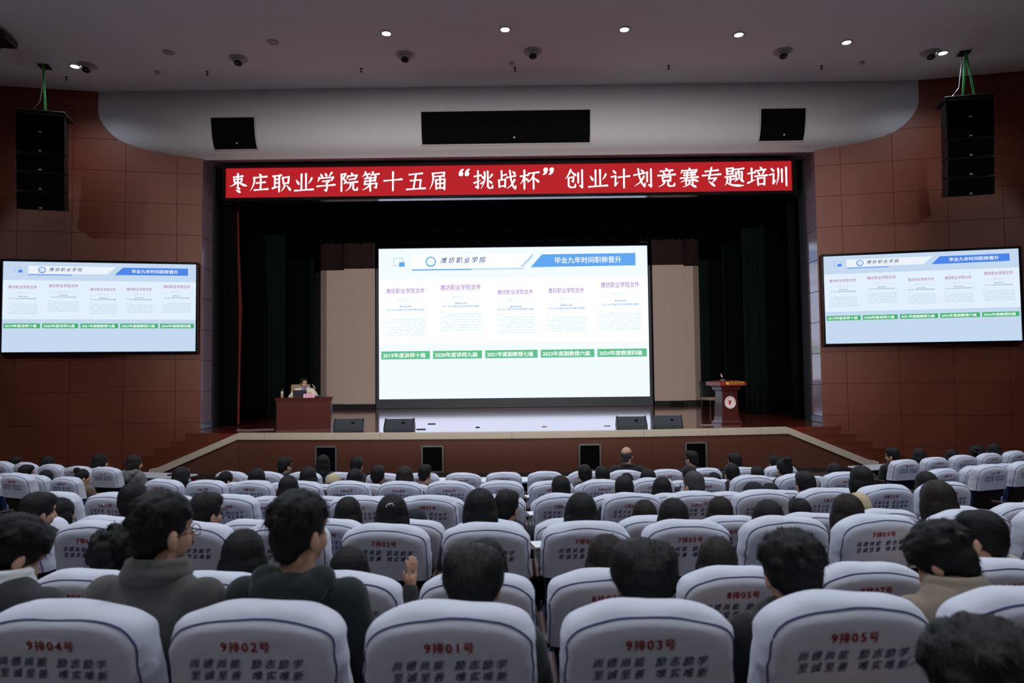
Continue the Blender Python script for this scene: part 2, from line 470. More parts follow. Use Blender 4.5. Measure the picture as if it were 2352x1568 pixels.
# ------------------------------------------------------------------ stage: deck, curved front, coping, side stairs
stage = empty('stage', (XC, 0, 0), 0, 'wooden stage with a curved cream edge and stairs at both ends', 'stage', None, 'structure')
SR = 46.0; SF = 15.0; SW = 6.2     # front radius, front at axis, half width of the curved edge
def lip(x): return SF + SR - math.sqrt(SR*SR - x*x)
m = MB(); n = 40
xs = [-SW+2*SW*i/n for i in range(n+1)]
poly = [(x, lip(x)+0.06) for x in xs] + [(7.6, 15.9), (7.6, 16.55), (9.9, 16.95), (9.9, 25.7), (-9.9, 25.7), (-9.9, 16.95), (-7.6, 16.55), (-7.6, 15.9)]
m.prism(poly, STAGE_Z-0.12, STAGE_Z, 'z')
m.build('deck', M['deck'], stage)
# front veneer panels
pe = [-SW+2*SW*i/8 for i in range(9)]
for a, b in zip(pe, pe[1:]):
    k = 8; q = [a+0.0015+(b-a-0.003)*i/k for i in range(k+1)]
    m = MB(); m.prism([(x, lip(x)+0.05) for x in q]+[(x, lip(x)+0.12) for x in reversed(q)], 0.12, STAGE_Z-0.13, 'z')
    m.build('panel', M['stage_front'], stage)
m = MB(); m.prism([(x, lip(x)+0.10) for x in xs]+[(x, lip(x)+0.2) for x in reversed(xs)], 0.0, STAGE_Z-0.13, 'z'); m.build('front_backing', M['wall_gap'], stage)
m = MB(); m.prism([(x, lip(x)+0.02) for x in xs]+[(x, lip(x)+0.1) for x in reversed(xs)], 0.0, 0.12, 'z'); m.build('plinth', M['marble'], stage)
ce = [-SW, -5.55, -2.9, 0.0, 2.9, 4.35, 5.55, SW]
for a, b in zip(ce, ce[1:]):
    k = 10; q = [a+0.003+(b-a-0.006)*i/k for i in range(k+1)]
    m = MB(); m.prism([(x, lip(x)) for x in q]+[(x, lip(x)+0.20) for x in reversed(q)], STAGE_Z-0.135, STAGE_Z+0.006, 'z')
    m.build('coping', M['cream'], stage)
# vents in the stage front
for vx in (-4.25, -1.87, 1.58, 3.94):
    lx = vx-XC; y = lip(lx); w, h, zc = 0.46, 0.56, 0.43
    an = math.asin(lx/SR)
    v = empty('vent', (lx, y+0.03, zc), an); v.parent = stage
    MB().box((0, 0.01, 0), (w, 0.03, h)).build('grille', M['grille'], v)
    for s_ in (-1, 1):
        MB().box((s_*w/2, -0.005, 0), (0.035, 0.045, h+0.035)).build('frame', M['grey_frame'], v)
        MB().box((0, -0.005, s_*h/2), (w, 0.045, 0.035)).build('frame', M['grey_frame'], v)
# stairs and sloped parapets
for sg in (-1, 1):
    # parapet panel below a sloped coping, continuing the line of the stage edge
    xa, za = SW, STAGE_Z+0.006; xb, zb = 8.05, 0.22
    ya = lip(SW); yb = ya-0.02
    th = 0.2
    m = MB()
    P = [(xa, 0.0), (xb, 0.0), (xb, zb-0.14), (xa, za-0.14)]
    m.prism([(sg*x, z) for x, z in P], ya+0.05, ya+th-0.05, 'y'); m.build('parapet', M['stage_front'], stage)
    m = MB(); m.prism([(sg*x, z) for x, z in [(xa, za-0.145), (xb, zb-0.145), (xb, 0.10), (xb+0.14, 0.10), (xb+0.14, zb), (xb, zb+0.015), (xa, za)]], ya, ya+th, 'y')
    m.build('coping', M['cream'], stage)
    m = MB(); m.prism([(sg*xa, 0), (sg*(xb+0.2), 0), (sg*(xb+0.2), 0.1), (sg*xa, 0.1)], ya-0.02, ya+th+0.02, 'y'); m.build('plinth', M['marble'], stage)
    for i in range(6):
        z1 = STAGE_Z-STAGE_Z/6*i; xo = 7.45+0.37*i
        xi = 6.3
        yw = JY + 0.0
        m = MB()
        m.box((sg*(xi+xo)/2, (ya+th+16.75)/2, z1-0.02 if i else z1-0.022), (xo-xi, 16.75-ya-th, 0.04))
        m.box((sg*(xi+xo-0.02)/2, (ya+th+16.75)/2, z1-STAGE_Z/12-0.02), (xo-xi-0.03, 16.75-ya-th-0.01, STAGE_Z/6-0.005))
        m.build('step', M['step'], stage)

# ------------------------------------------------------------------ stage dressing: acoustic panels, curtains, screens
def acoustic(x0, x1, y, cols, name_label):
    a = empty('acoustic_panel', ((x0+x1)/2, y, 0), 0, name_label, 'wall panel', 'beige acoustic panels beside the screen')
    W = x1-x0; z0, z1 = 1.18, 7.9
    MB().box((0, 0.03, (z0+z1)/2), (W, 0.06, z1-z0)).build('backing', M['beige_back'], a)
    rows = 12; hh = (z1-z0)/rows; cw = W/cols
    tm = MB().rbox((0, 0, 0), (cw-0.022, 0.03, hh-0.022), 0.006, 1).mesh('tile')
    for i in range(cols):
        for j in range(rows):
            link('tile', tm, a, (-W/2+cw*(i+.5), -0.008, z0+hh*(j+.5)), None, M['beige_tile'])
    MB().box((0, 0.05, (STAGE_Z+z0)/2), (W, 0.08, z0-STAGE_Z-0.002)).build('base', M['stage_wall'], a)
acoustic(-6.32, -5.18, BACK_Y-0.02, 2, 'beige acoustic panel of two tile columns close to the left of the big screen')
acoustic(-7.25, -6.32, BACK_Y+0.22, 2, 'shaded beige acoustic panel set back, far left of the big screen')
acoustic(5.02, 6.17, BACK_Y-0.02, 2, 'beige acoustic panel of two tile columns close to the right of the big screen')
acoustic(6.17, 7.1, BACK_Y+0.22, 2, 'shaded beige acoustic panel set back, far right of the big screen')

def drape(name, x0, x1, y, z0, z1, mt, label, group, wave=0.16, amp=0.07, seed=0, fringe=False, lining=None):
    rnd = random.Random(seed); n = max(8, int((x1-x0)/wave*6)); nz = 6
    ph = rnd.random()*6
    m = MB(); vs = []; fs = []
    for side in (0, 1):
        for j in range(nz+1):
            for i in range(n+1):
                x = x0+(x1-x0)*i/n
                zz = z0+(z1-z0)*j/nz
                yy = y+amp*(math.sin(2*math.pi*(x-x0)/wave+ph)+0.4*math.sin(2*math.pi*(x-x0)/wave/2.7+2*ph))*(1.0-0.35*j/nz)+side*0.012
                if fringe and j == 0: zz += 0.02*math.sin(x*9+ph)
                vs.append((x, yy, zz))
    N = (n+1)*(nz+1)
    for side in (0, 1):
        o = side*N
        for j in range(nz):
            for i in range(n):
                q = (o+j*(n+1)+i, o+j*(n+1)+i+1, o+(j+1)*(n+1)+i+1, o+(j+1)*(n+1)+i)
                fs.append(q if side == 0 else q[::-1])
    for i in range(n): fs.append((i, N+i, N+i+1, i+1))
    for j in range(nz):
        a = j*(n+1); b = a+n+1; fs.append((a, b, N+b, N+a)); a += n; b += n; fs.append((a, N+a, N+b, b))
    m.add(vs, fs)
    root = m.build(name, mt, smooth=True); tag(root, label, 'curtain', group)
    if lining:
        xe, s = lining
        MB().tube([(xe, y-0.05, z0+0.02), (xe+0.03*s, y-0.06, 2.5), (xe+0.05*s, y-0.06, 4.0), (xe-0.01*s, y-0.05, 5.6), (xe-0.05*s, y-0.04, z1-0.3)], [0.035, 0.03, 0.045, 0.03, 0.02], 8).build('lining', M['curtain_red'], root, smooth=True)
    return root
G = 'stage curtains'
drape('stage_curtain', -8.3, -7.24, 17.75, 1.01, 7.6, M['curtain_dark'], 'black front curtain with a red edge beside the left jamb', G, seed=1, lining=(-7.23, 1))
drape('stage_curtain', 7.12, 8.0, 17.8, 1.01, 7.6, M['curtain_dark'], 'narrow black front curtain beside the right jamb', G, seed=2)
drape('stage_curtain', -9.3, -6.82, 20.1, 1.01, 8.5, M['curtain'], 'dark green side curtain behind the speaker desk, nearer the left jamb', G, seed=3)
drape('stage_curtain', -8.6, -6.9, 23.2, 1.01, 8.5, M['curtain'], 'dark green side curtain ending at the beige panels left of the screen', G, seed=4)
drape('stage_curtain', 6.66, 9.2, 20.0, 1.01, 8.5, M['curtain'], 'dark green side curtain behind the lectern, nearer the right jamb', G, seed=5)
drape('stage_curtain', 6.72, 8.8, 22.2, 1.01, 8.5, M['curtain'], 'dark green side curtain in the middle behind the lectern', G, seed=6)
drape('stage_curtain', 6.52, 8.4, 24.2, 1.01, 8.5, M['curtain'], 'dark green side curtain ending at the beige panels right of the screen', G, seed=7)
drape('stage_valance', -7.6, 7.4, 17.5, 6.72, 7.62, M['curtain'], 'dark green valance hanging right behind the red banner', 'stage valances', seed=8, wave=0.22)
drape('stage_valance', -8.4, 8.2, 20.4, 6.55, 8.3, M['curtain'], 'dark green valance across the middle of the stage', 'stage valances', seed=9, wave=0.22, fringe=True)
drape('stage_valance', -8.4, 8.2, 23.6, 6.83, 8.6, M['curtain'], 'fringed dark green valance just above the big screen', 'stage valances', seed=10, wave=0.22, fringe=True)

# ---- slide content, in units of the slide: u 0..1 across, v 0..1 from the top
E = {}
def ecol(name, r, g, b, k=1.0): E[name] = emit('slide_' + name, S(r, g, b), k*SCREEN_GAIN)
E['white'] = emit('slide_white', (0.96, 1.10, 1.46, 1), 1.06); E['grey'] = emit('slide_grey', (0.895, 0.97, 1.22, 1), 1.0)
E['band'] = emit('slide_band', (0.96, 1.10, 1.46, 1), 1.06)
ecol('blue', 98, 168, 240); ecol('paleblue', 190, 214, 236)
ecol('shadow', 226, 233, 242); ecol('ink', 70, 110, 160); ecol('softink', 140, 172, 205); ecol('purple', 176, 96, 168); ecol('navy', 40, 52, 100)
ecol('green', 96, 194, 140); ecol('rule', 196, 204, 220); ecol('lettering', 255, 255, 255); ecol('paletext', 205, 216, 228)
ecol('tvwhite', 226, 240, 253); ecol('tvgrey', 196, 217, 240); ecol('tvpaper', 236, 243, 250); ecol('tvblue', 74, 134, 232)
ecol('tvgreen', 66, 178, 112)
def slide_layers():
    L = []
    def new(name, key):
        t = T2(); L.append((name, key, t)); return t
    A = 1.79  # aspect
    def V(v): return -v/A          # v from top -> height in slide widths
    t = new('page_band', 'paper'); t.rect(0, 1, V(.637), V(.205))
    t = new('header_band', 'band'); t.poly([(.124, V(.13)), (.526, V(.13)), (.573, V(.045)), (.124, V(.045))])
    t = new('header_rule', 'paleblue'); t.poly([(.3456, V(.147)), (.538, V(.147)), (.543, V(.139)), (.3456, V(.139))]); t.poly([(.528, V(.13)), (.538, V(.13)), (.575, V(.062)), (.575, V(.042))])
    t = new('header_rule', 'blue'); t.rect(.124, .3456, V(.148), V(.140))
    t = new('title_box', 'blue'); t.poly([(.566, V(.135)), (.956, V(.131)), (.956, V(.048)), (.609, V(.050))])
    t = new('square_mark', 'blue'); t.rect(.076, .0965, V(.121), V(.091))
    w = .0013
    t.rect(.055, .09, V(.064), V(.064)+w); t.rect(.055, .076, V(.115), V(.115)+w); t.rect(.055, .055+w, V(.115), V(.064)); t.rect(.09-w, .09, V(.091), V(.064))
    t = new('college_logo', 'blue'); t.ring(.194, V(.09), .0145, .0195)
    for i in range(5):
        t.ring(.1965-.001*i, V(.0885)-.0012*i, .0045+.0012*i, .0051+.0012*i, 14, R(110), R(330))
    t = new('header_lettering', 'lettering'); t.text('毕业九年时间职称晋升', .655, .903, V(.112), V(.069), bold=.012)
    t = new('logo_lettering', 'lettering')
    for i, ch in enumerate('潍坊职业学院'):
        a = R(205-i*46); t.glyph(ch, .194+.017*math.cos(a), V(.09)+.017*math.sin(a), .0034)
    t = new('college_lettering', 'navy')
    for i, ch in enumerate('潍坊职业学院'): t.glyph(ch, .243+.0288*i, V(.082), .0205, bold=.012, slant=.22, rise=.12)
    t = new('college_caption', 'paletext'); t.text('Weifang  Vocational  College', .234, .396, V(.113), V(.097))
    heads = [(.027, .171, .300, .265), (.229, .380, .282, .245), (.441, .574, .316, .283), (.630, .763, .311, .275), (.825, .968, .279, .240)]
    rules = [(.025, .176, .357), (.227, .384, .343), (.438, .580, .371), (.625, .769, .363), (.819, .975, .334)]
    nums = ['潍职院政〔2019〕34号', '潍职院政〔2021〕27号', '潍职院政〔2022〕12号', '潍职院政〔2024〕32号', '潍职院政〔2025〕31号']
    yrs = ['2019', '2020', '2021', '2023', '2024']
    tl = [(.387, .409), (.370, .389), (.396, .413), (.391, .411), (.366, .389)]
    body = ['为全面贯彻落实山东省高校综合改革和职称制度改革精神，', '根据《潍坊职业学院专业技术职务评聘工作实施办法》（潍职院', '字〔%s〕67号）、《潍坊职业学院专业技术岗位竞聘量化评价',
            '指标及标准》（潍职院政〔%s〕86号）等文件规定，经宣传发', '动、个人申报、资格审查、资格审查结果公示、资格审查结果公', '示、成果认定和量化评价、部门推荐赋分、量化赋分结果及分级', '分类反馈情况公示、评委会评审推荐、党委会研究确定推荐上岗']
    bt = [(.455, .472, 7), (.428, .444, 7), (.449, .466, 7), (.457, .474, 6), (.434, .451, 7)]
    gl = [(.0084, .189), (.2005, .382), (.394, .588), (.5995, .798), (.809, .991)]
    gt = ['2019年度讲师十级', '2020年度讲师九级', '2021年度副教授七级', '2023年度副教授六级', '2024年度教授四级']
    for d in range(5):
        a, b, v0, v1 = heads[d]
        new('document_heading', 'purple').text('潍坊职业学院文件', a, b, V(v0), V(v1), bold=.008)
        a, b, v = rules[d]; c = (a+b)/2
        new('document_rule', 'rule').rect(a, b, V(v), V(v)+.0007)
        new('document_number', 'softink').text(nums[d], c-.029, c+.029, V(v-.011), V(v-.020))
        p, q = tl[d]
        t = new('document_title', 'ink')
        t.text('潍坊职业学院', c-.022, c+.022, V(p+.006), V(p-.006), bold=.012)
        t.text('关于 %s 年度专业技术职务聘任的通知' % yrs[d], c-.067, c+.067, V(q+.007), V(q-.006), bold=.008)
        p, q, k = bt[d]
        t = new('document_body', 'softink')
        t.text('各部门：', a, a+.018, V(p+.004), V(p-.004))
        for i in range(k):
            ln = body[i] % yrs[d] if '%s' in body[i] else body[i]
            t.text(ln, a+.022 if i == 0 else a, b, V(q+.0172*i+.0042), V(q+.0172*i-.0042))
        new('page_number', 'softink').text('— 1 —', b-.016, b, V(.607), V(.600))
        a, b = gl[d]
        new('caption_box', 'green').rect(a, b, V(.737), V(.684))
        new('caption_lettering', 'lettering').text(gt[d], a+.007, b-.016, V(.727), V(.695), bold=.02)
    return [(n, k, t.mesh(n)) for n, k, t in L]
for k_ in ('blue', 'paleblue', 'shadow', 'ink', 'softink', 'purple', 'navy', 'green', 'rule', 'lettering', 'paletext', 'tvblue', 'tvgreen'):
    E[k_].cycles.emission_sampling = 'NONE'     # thousands of tiny glyph faces: not worth sampling as lamps
SLIDE = slide_layers()
def show_slide(parent, x0, ztop, w, h, y, tv=False, step=0.003):
    """slide layers in front of a display, in the parent's frame, facing -y"""
    T = T2(); T.rect(0, 1, -1/1.79, 0)
    page = E['tvgrey' if tv else 'grey']
    b = link('slide_page', T.mesh('slide_page'), parent, (x0, y, ztop), None, page); b.scale = (w, 1, h*1.79)
    kk = {'paper': 'tvwhite' if tv else 'white', 'band': 'tvpaper' if tv else 'band', 'blue': 'tvblue' if tv else 'blue', 'green': 'tvgreen' if tv else 'green'}
    for i, (nm, key, me) in enumerate(SLIDE):
        o = link(nm, me, parent, (x0, y-step*(1+min(i, 12)*0.6+(0.6 if nm == 'caption_lettering' else 0)), ztop), None, E[kk.get(key, key)]); o.scale = (w, 1, h*1.79)

SX0, SX1, SZ0, SZ1 = -5.05, 4.86, 1.345, 6.89
ms = empty('led_wall', ((SX0+SX1)/2, BACK_Y, STAGE_Z), 0, 'huge LED wall at the back of the stage showing five document pages', 'screen')
sw = SX1-SX0; shh = SZ1-SZ0
MB().box((0, 0.16, (SZ0+SZ1)/2-STAGE_Z), (sw, 0.2, shh)).build('panel_body', M['gloss_black'], ms)
fr = 0.1
for s_ in (-1, 1): MB().rbox((s_*(sw/2+fr/2), 0.13, (SZ0+SZ1)/2-STAGE_Z), (fr, 0.3, shh+2*fr), 0.01, 1).build('frame', M['blue_frame'], ms)
MB().rbox((0, 0.13, SZ1-STAGE_Z+0.09), (sw, 0.3, 0.18), 0.01, 1).build('frame', M['blue_frame'], ms)
MB().rbox((0, 0.13, (SZ0-STAGE_Z)/2), (sw+0.2, 0.34, SZ0-STAGE_Z), 0.01, 1).build('plinth', M['blue_frame'], ms)
MB().rbox((sw/2-0.12, -0.08, SZ1-STAGE_Z+0.16), (0.34, 0.2, 0.12), 0.02, 1).build('sensor_box', M['monitor'], ms)
show_slide(ms, -sw/2, SZ1-STAGE_Z, sw, shh, 0.055)

# side displays on the flank walls
def side_display(name, wall_parent, sgn, label):
    ang = -math.atan(WALL_SLOPE) if sgn > 0 else math.atan(WALL_SLOPE)
    x_in = JR if sgn > 0 else JL
    u0 = 0.10
    Wd = 4.17; z0, z1 = 2.905, 5.01
    n = Vector((math.cos(ang), math.sin(ang), 0))*sgn
    fwd = Vector((math.sin(ang), -math.cos(ang), 0))
    c = Vector((x_in, JY, 0)) + n*(u0+Wd/2) + fwd*0.02
    d = empty(name, (c.x, c.y, z0), ang, label, 'screen', 'side displays')
    bz = 0.055; H = z1-z0
    MB().rbox((0, -0.05, H/2), (Wd+2*bz-0.02, 0.1, H+2*bz-0.02), 0.01, 1).build('case', M['black'], d)
    for s_ in (-1, 1): MB().rbox((s_*(Wd/2+bz/2), -0.07, H/2), (bz, 0.13, H+2*bz), 0.012, 2).build('bezel', M['gloss_black'], d)
    MB().rbox((0, -0.07, H+bz/2), (Wd, 0.13, bz), 0.012, 2).build('bezel', M['gloss_black'], d)
    MB().rbox((0, -0.07, -bz/2), (Wd, 0.13, bz), 0.012, 2).build('bezel', M['gloss_black'], d)
    show_slide(d, -Wd/2, H, Wd, H, -0.105, True, 0.0016)
    return d
side_display('wall_display', wl, -1, 'large black framed display on the wall left of the stage')
side_display('wall_display', wr, 1, 'large black framed display on the wall right of the stage')

# red LED banner with its lettering
BX0, BX1, BZ0, BZ1, BY = -7.23, 6.91, 6.735, 7.49, 16.88
bn = empty('led_banner', ((BX0+BX1)/2, BY, BZ0), 0, 'long red LED banner with white Chinese lettering above the stage', 'banner')
bw = BX1-BX0; bh = BZ1-BZ0
MB().box((0, 0.08, bh/2), (bw, 0.14, bh)).build('cabinet', M['black'], bn)
E['red'] = emit('banner_red', (0.47, 0.012, 0.018, 1), 1.0); E['bannertext'] = emit('banner_white', (1, 0.98, 0.98, 1), 1.3); E['bannertext'].cycles.emission_sampling = 'NONE'
T = T2(); T.rect(-bw/2, bw/2, 0, bh); link('display_face', T.mesh('display_face'), bn, (0, 0.004, 0), None, E['red'])
for s_ in (-1, 1): MB().box((s_*(bw/2+0.04), 0.05, bh/2), (0.08, 0.2, bh+0.14)).build('frame', M['gloss_black'], bn)
MB().box((0, 0.05, bh+0.035), (bw, 0.2, 0.07)).build('frame', M['gloss_black'], bn)
MB().box((0, 0.05, -0.04), (bw, 0.2, 0.08)).build('frame', M['gloss_black'], bn)
T = T2()
BTXT = '枣庄职业学院第十五届“挑战杯”创业计划竞赛专题培训'
BPX = [543, 592.5, 644.6, 696.6, 748, 800.7, 851, 904, 957, 1009, 1069.5, 1114, 1168, 1221, 1264.7, 1325, 1379.4, 1430.7, 1483.6, 1538, 1590.7, 1642, 1695, 1747.7, 1796]
BRUSH = {   # strokes on a 100 grid: h level, s upright, p falling left, n falling right, d dot, g bent or hooked
 '枣': 'h28,82 74,87|s30,70 33,55|g30,70 70,74 67,58|s50,98 50,34|p48,60 34,46 8,33|n52,60 68,46 97,36|d42,30 58,21|d40,16 60,4',
 '庄': 'd50,97 60,86|h22,77 88,83|p24,78 22,46 4,10|h36,50 80,54|s58,70 57,18|h26,14 94,19',
 '职': 'h6,84 48,89|s16,84 15,28|s38,87 37,4|h17,66 36,69|h17,48 36,51|t4,22 46,34|s56,76 60,44|g56,76 88,80 84,48|h60,46 84,49|p66,36 60,22 48,6|n76,36 86,24 97,8',
 '业': 's38,92 37,14|s61,94 61,15|d10,64 24,42|p90,72 82,56 72,44|h3,8 97,14',
 '学': 'd22,93 31,79|d46,97 53,83|p80,99 72,88 64,80|p14,73 13,62 7,52|g14,70 88,75 79,60|g32,54 68,58 53,44|g53,44 57,30 51,5 40,12|h5,29 95,36',
 '院': 'g14,89 35,92 23,67 37,52 25,39|s14,89 13,2|d64,98 70,86|p46,80 44,72 39,63|g46,79 93,84 86,70|h54,62 83,66|h43,45 95,50|p60,46 56,22 34,3|g74,48 73,15 79,8 93,8 95,22',
 '第': 'p26,99 22,88 8,74|h22,87 47,90|d30,84 37,75|p64,99 60,88 50,76|h60,86 94,89|d72,84 79,74|g22,66 77,70 75,54|h24,52 75,56|s24,53 20,36|g20,36 83,41 79,17 68,22|s50,70 50,1|p48,36 34,20 9,7',
 '十': 'h5,53 95,60|s50,97 49,2',
 '五': 'h17,83 83,89|s51,86 37,10|g22,52 75,56 70,10|h3,7 97,12',
 '届': 'g22,88 81,92 79,72|h24,71 79,75|p22,88 22,46 5,6|s38,54 40,7|g38,54 83,58 81,5|h40,34 80,37|h40,11 80,13|s60,70 59,11',
 '挑': 'h4,69 37,75|g22,97 22,9 11,16|t3,36 38,50|p55,91 55,48 36,6|d41,71 51,59|t38,33 55,46|g72,95 72,16 80,8 95,10 96,26|p94,78 86,66 76,58|d76,48 92,35',
 '战': 's24,95 24,50|h26,71 47,77|s10,48 12,12|g10,48 43,52 41,13|h12,16 40,19|h49,61 94,70|g66,97 72,50 82,16 93,3 96,22|p90,50 74,24 50,5|d80,93 92,81',
 '杯': 'h4,67 43,73|s24,97 23,1|p22,66 16,46 3,27|d28,58 42,45|h46,81 97,87|p74,84 62,56 39,33|s70,60 70,1|d76,56 96,37',
 '创': 'p31,97 20,72 3,51|n32,92 44,78 60,65|g20,56 45,60 43,35 34,40|g20,56 20,14 30,6 53,8 55,26|s69,79 69,29|g89,95 89,5 78,14',
 '计': 'd13,92 27,77|g5,57 27,62 25,16|t24,13 41,32|h41,55 97,61|s70,95 69,1',
 '划': 'h5,65 58,75|g26,97 32,56 44,24 57,6 61,28|p54,58 38,32 7,9|d40,93 52,81|s71,79 71,31|g91,95 91,5 80,14',
 '竞': 'd46,99 55,89|h19,83 82,88|d33,79 41,67|p68,81 63,72 56,66|h7,61 94,66|s30,52 32,31|g30,52 71,55 69,33|h32,34 68,37|p40,34 34,18 8,3|g58,34 58,12 66,6 88,8 92,24',
 '赛': 'd48,99 55,89|p14,85 12,78 7,69|g14,84 89,88 82,76|h24,72 77,76|h23,60 79,64|h6,46 94,51|s40,76 38,50|s62,76 62,52|p38,48 28,36 4,25|n62,48 74,38 97,29|s34,34 33,14|g34,34 67,37 66,14|p50,30 46,14 16,1|d56,14 82,1',
 '专': 'h19,79 84,85|h5,58 96,64|g51,98 36,41 74,45 52,20|d36,28 64,5',
 '题': 's12,92 13,62|g12,92 43,95 41,64|h14,78 40,80|h14,64 40,66|h4,49 51,54|s28,52 28,20|h30,36 47,39|p14,41 12,24 1,7|n8,25 38,8 98,5|h51,87 97,92|p74,88 70,80 66,74|s58,72 59,33|g58,72 89,75 87,35|p72,64 72,44 49,25|d76,40 94,25',
 '培': 'h4,65 39,71|s22,91 22,26|t2,17 41,34|d65,99 73,89|h43,79 93,85|d53,75 61,61|p84,77 79,66 72,58|h39,51 99,56|s52,40 54,5|g52,40 87,44 85,7|h54,10 84,12',
 '训': 'd13,92 27,77|g5,57 27,62 25,16|t24,13 39,32|p50,89 50,44 39,6|s69,85 69,20|s91,94 91,1'}
def brush(T, ch, u, v, size):
    k = size/100.0
    def put(pts, ws):
        n = len(pts); Lp = []; Rp = []
        for i, (x, y) in enumerate(pts):
            a, b = pts[max(i-1, 0)], pts[min(i+1, n-1)]
            dx, dy = b[0]-a[0], b[1]-a[1]; L = math.hypot(dx, dy) or 1; w = ws[i]/2
            Lp.append((x-dy/L*w, y+dx/L*w)); Rp.append((x+dy/L*w, y-dx/L*w))
        W = lambda p: (u+(p[0]-50)*k, v+(p[1]-50)*k)
        for i in range(n-1): T.poly([W(Rp[i]), W(Rp[i+1]), W(Lp[i+1]), W(Lp[i])])
        for e, (c, w) in ((0, (pts[0], ws[0])), (1, (pts[-1], ws[-1]))):
            T.poly([W((c[0]+w/2*math.cos(q*math.pi/5), c[1]+w/2*math.sin(q*math.pi/5))) for q in range(10)])
    for st in BRUSH[ch].split('|'):
        t = st[0]; P = [tuple(float(c) for c in q.split(',')) for q in st[1:].split()]
        if t in 'hstd':
            (x0, y0), (x1, y1) = P; N = 8; pts = [(x0+(x1-x0)*i/N, y0+(y1-y0)*i/N) for i in range(N+1)]
            prof = {'h': [9, 7.5, 6.8, 6.5, 6.5, 6.8, 7.6, 9.5, 10], 's': [10.5, 10, 9, 8.5, 8.5, 8.5, 8.8, 9, 8], 't': [10, 9, 8, 7, 6, 5, 4, 3, 1.5], 'd': [3, 5, 7, 9, 10.5, 11.5, 12, 11.5, 9]}[t]
            put(pts, prof)
        elif t in 'pn':
            (x0, y0), (x1, y1), (x2, y2) = P; cx, cy = 2*x1-(x0+x2)/2, 2*y1-(y0+y2)/2; N = 10
            pts = [((1-q)**2*x0+2*q*(1-q)*cx+q*q*x2, (1-q)**2*y0+2*q*(1-q)*cy+q*q*y2) for q in [i/N for i in range(N+1)]]
            put(pts, [10, 9.8, 9.3, 8.6, 8, 7.2, 6.4, 5.4, 4.2, 3, 1.5] if t == 'p' else [4.5, 5, 5.8, 6.6, 7.6, 9, 10.5, 12, 12, 8, 2])
        else:
            for i in range(len(P)-1):
                last = i == len(P)-2 and len(P) > 3
                flat = abs(P[i+1][1]-P[i][1]) < abs(P[i+1][0]-P[i][0])*.6
                w0 = 7.4 if flat else 9.2
                put([P[i], ((P[i][0]+P[i+1][0])/2, (P[i][1]+P[i+1][1])/2), P[i+1]], [w0, w0, 2.0] if last else [w0, w0*.95, w0])
for ch, px in zip(BTXT, BPX):
    u = -bw/2 + (px-515)/(1827-515)*bw
    if ch in '“”':
        vs, fs = raw_text(ch, 0.02); a, b, c, d = bbox(vs); k = 0.19/(d-c)
        T.text(ch, u-(b-a)*k/2, u+(b-a)*k/2, bh*0.64, bh*0.64+0.19, bold=0.02, slant=0.2)
    else:
        brush(T, ch, u, bh*0.5, 0.49)
link('lettering', T.mesh('lettering'), bn, (0, -0.002, 0), None, E['bannertext'])

# ------------------------------------------------------------------ things on the stage
Z = STAGE_Z
def stage_monitor():
    root = empty('stage_monitor')
    m = MB(); m.prism([(-0.25, 0.0), (0.2, 0.0), (0.25, 0.06), (0.08, 0.27), (0.0, 0.275), (-0.25, 0.08)], -0.32, 0.32, 'x')
    bd = m.build('cabinet', M['monitor'], root)
    for s_ in (-1, 1):
        m = MB(); m.prism([(-0.25, 0.0), (0.2, 0.0), (0.25, 0.06), (0.08, 0.285), (0.0, 0.29), (-0.25, 0.09)], s_*0.32-0.012, s_*0.32+0.012, 'x'); m.build('side_cheek', M['black'], root)
    MB().box((0.1, -0.12, 0.185), (0.07, 0.05, 0.03), Matrix.Rotation(R(37), 3, 'X')).build('handle_recess', M['gloss_black'], root)
    return root
def copy_tree(o, parent=None):
    c = o.copy(); COL.objects.link(c); c.parent = parent
    for ch in o.children: copy_tree(ch, c)
    return c
sm = stage_monitor()
for i, (x, y, rz, lab) in enumerate([(-3.87, 15.75, 8, 'wedge stage monitor at the far left, next to the speaker desk'), (-2.68, 15.6, 2, 'wedge stage monitor in front of the left part of the screen'),
                                     (2.58, 15.55, -2, 'wedge stage monitor in front of the right part of the screen'), (3.42, 15.7, -6, 'wedge stage monitor at the far right, towards the lectern')]):
    o = sm if i == 0 else copy_tree(sm)
    o.location = (x, y, Z+0.007); o.rotation_euler = (0, 0, R(rz)); tag(o, lab, 'loudspeaker', 'stage monitors')

# speaker's desk
dk = empty('speaker_desk', (-5.18, 16.7, Z+0.001), R(11), 'dark mahogany desk with a solid front at the left of the stage', 'desk')
MB().rbox((0, 0, 0.73), (1.34, 0.62, 0.045), 0.015, 2).build('desk_top', M['desk_wood'], dk)
MB().rbox((0, -0.29, 0.69), (1.30, 0.03, 0.04), 0.012, 2).build('moulding', M['desk_wood'], dk)
MB().box((0, -0.27, 0.335), (1.26, 0.03, 0.67)).build('front_panel', M['desk_wood'], dk)
for s_ in (-1, 1): MB().box((s_*0.61, 0.0, 0.335), (0.04, 0.52, 0.67)).build('side_panel', M['desk_wood'], dk)
DZ = Z+0.7535
lp = empty('laptop', (-5.27, 16.66, DZ), math.pi+R(6), 'open dark laptop on the speaker desk', 'laptop')
MB().rbox((0, 0.0, 0.009), (0.33, 0.23, 0.018), 0.004, 1).build('keyboard_deck', M['black'], lp)
MB().rbox((0, 0.13, 0.095), (0.33, 0.008, 0.18), 0.003, 1, Matrix.Rotation(R(-12), 3, 'X')).build('lid', mat('laptop_lid', S(58, 50, 56), 0.4), lp)
th = empty('thermos', (-5.73, 16.66, DZ), 0, 'pale steel thermos standing on the speaker desk', 'thermos')
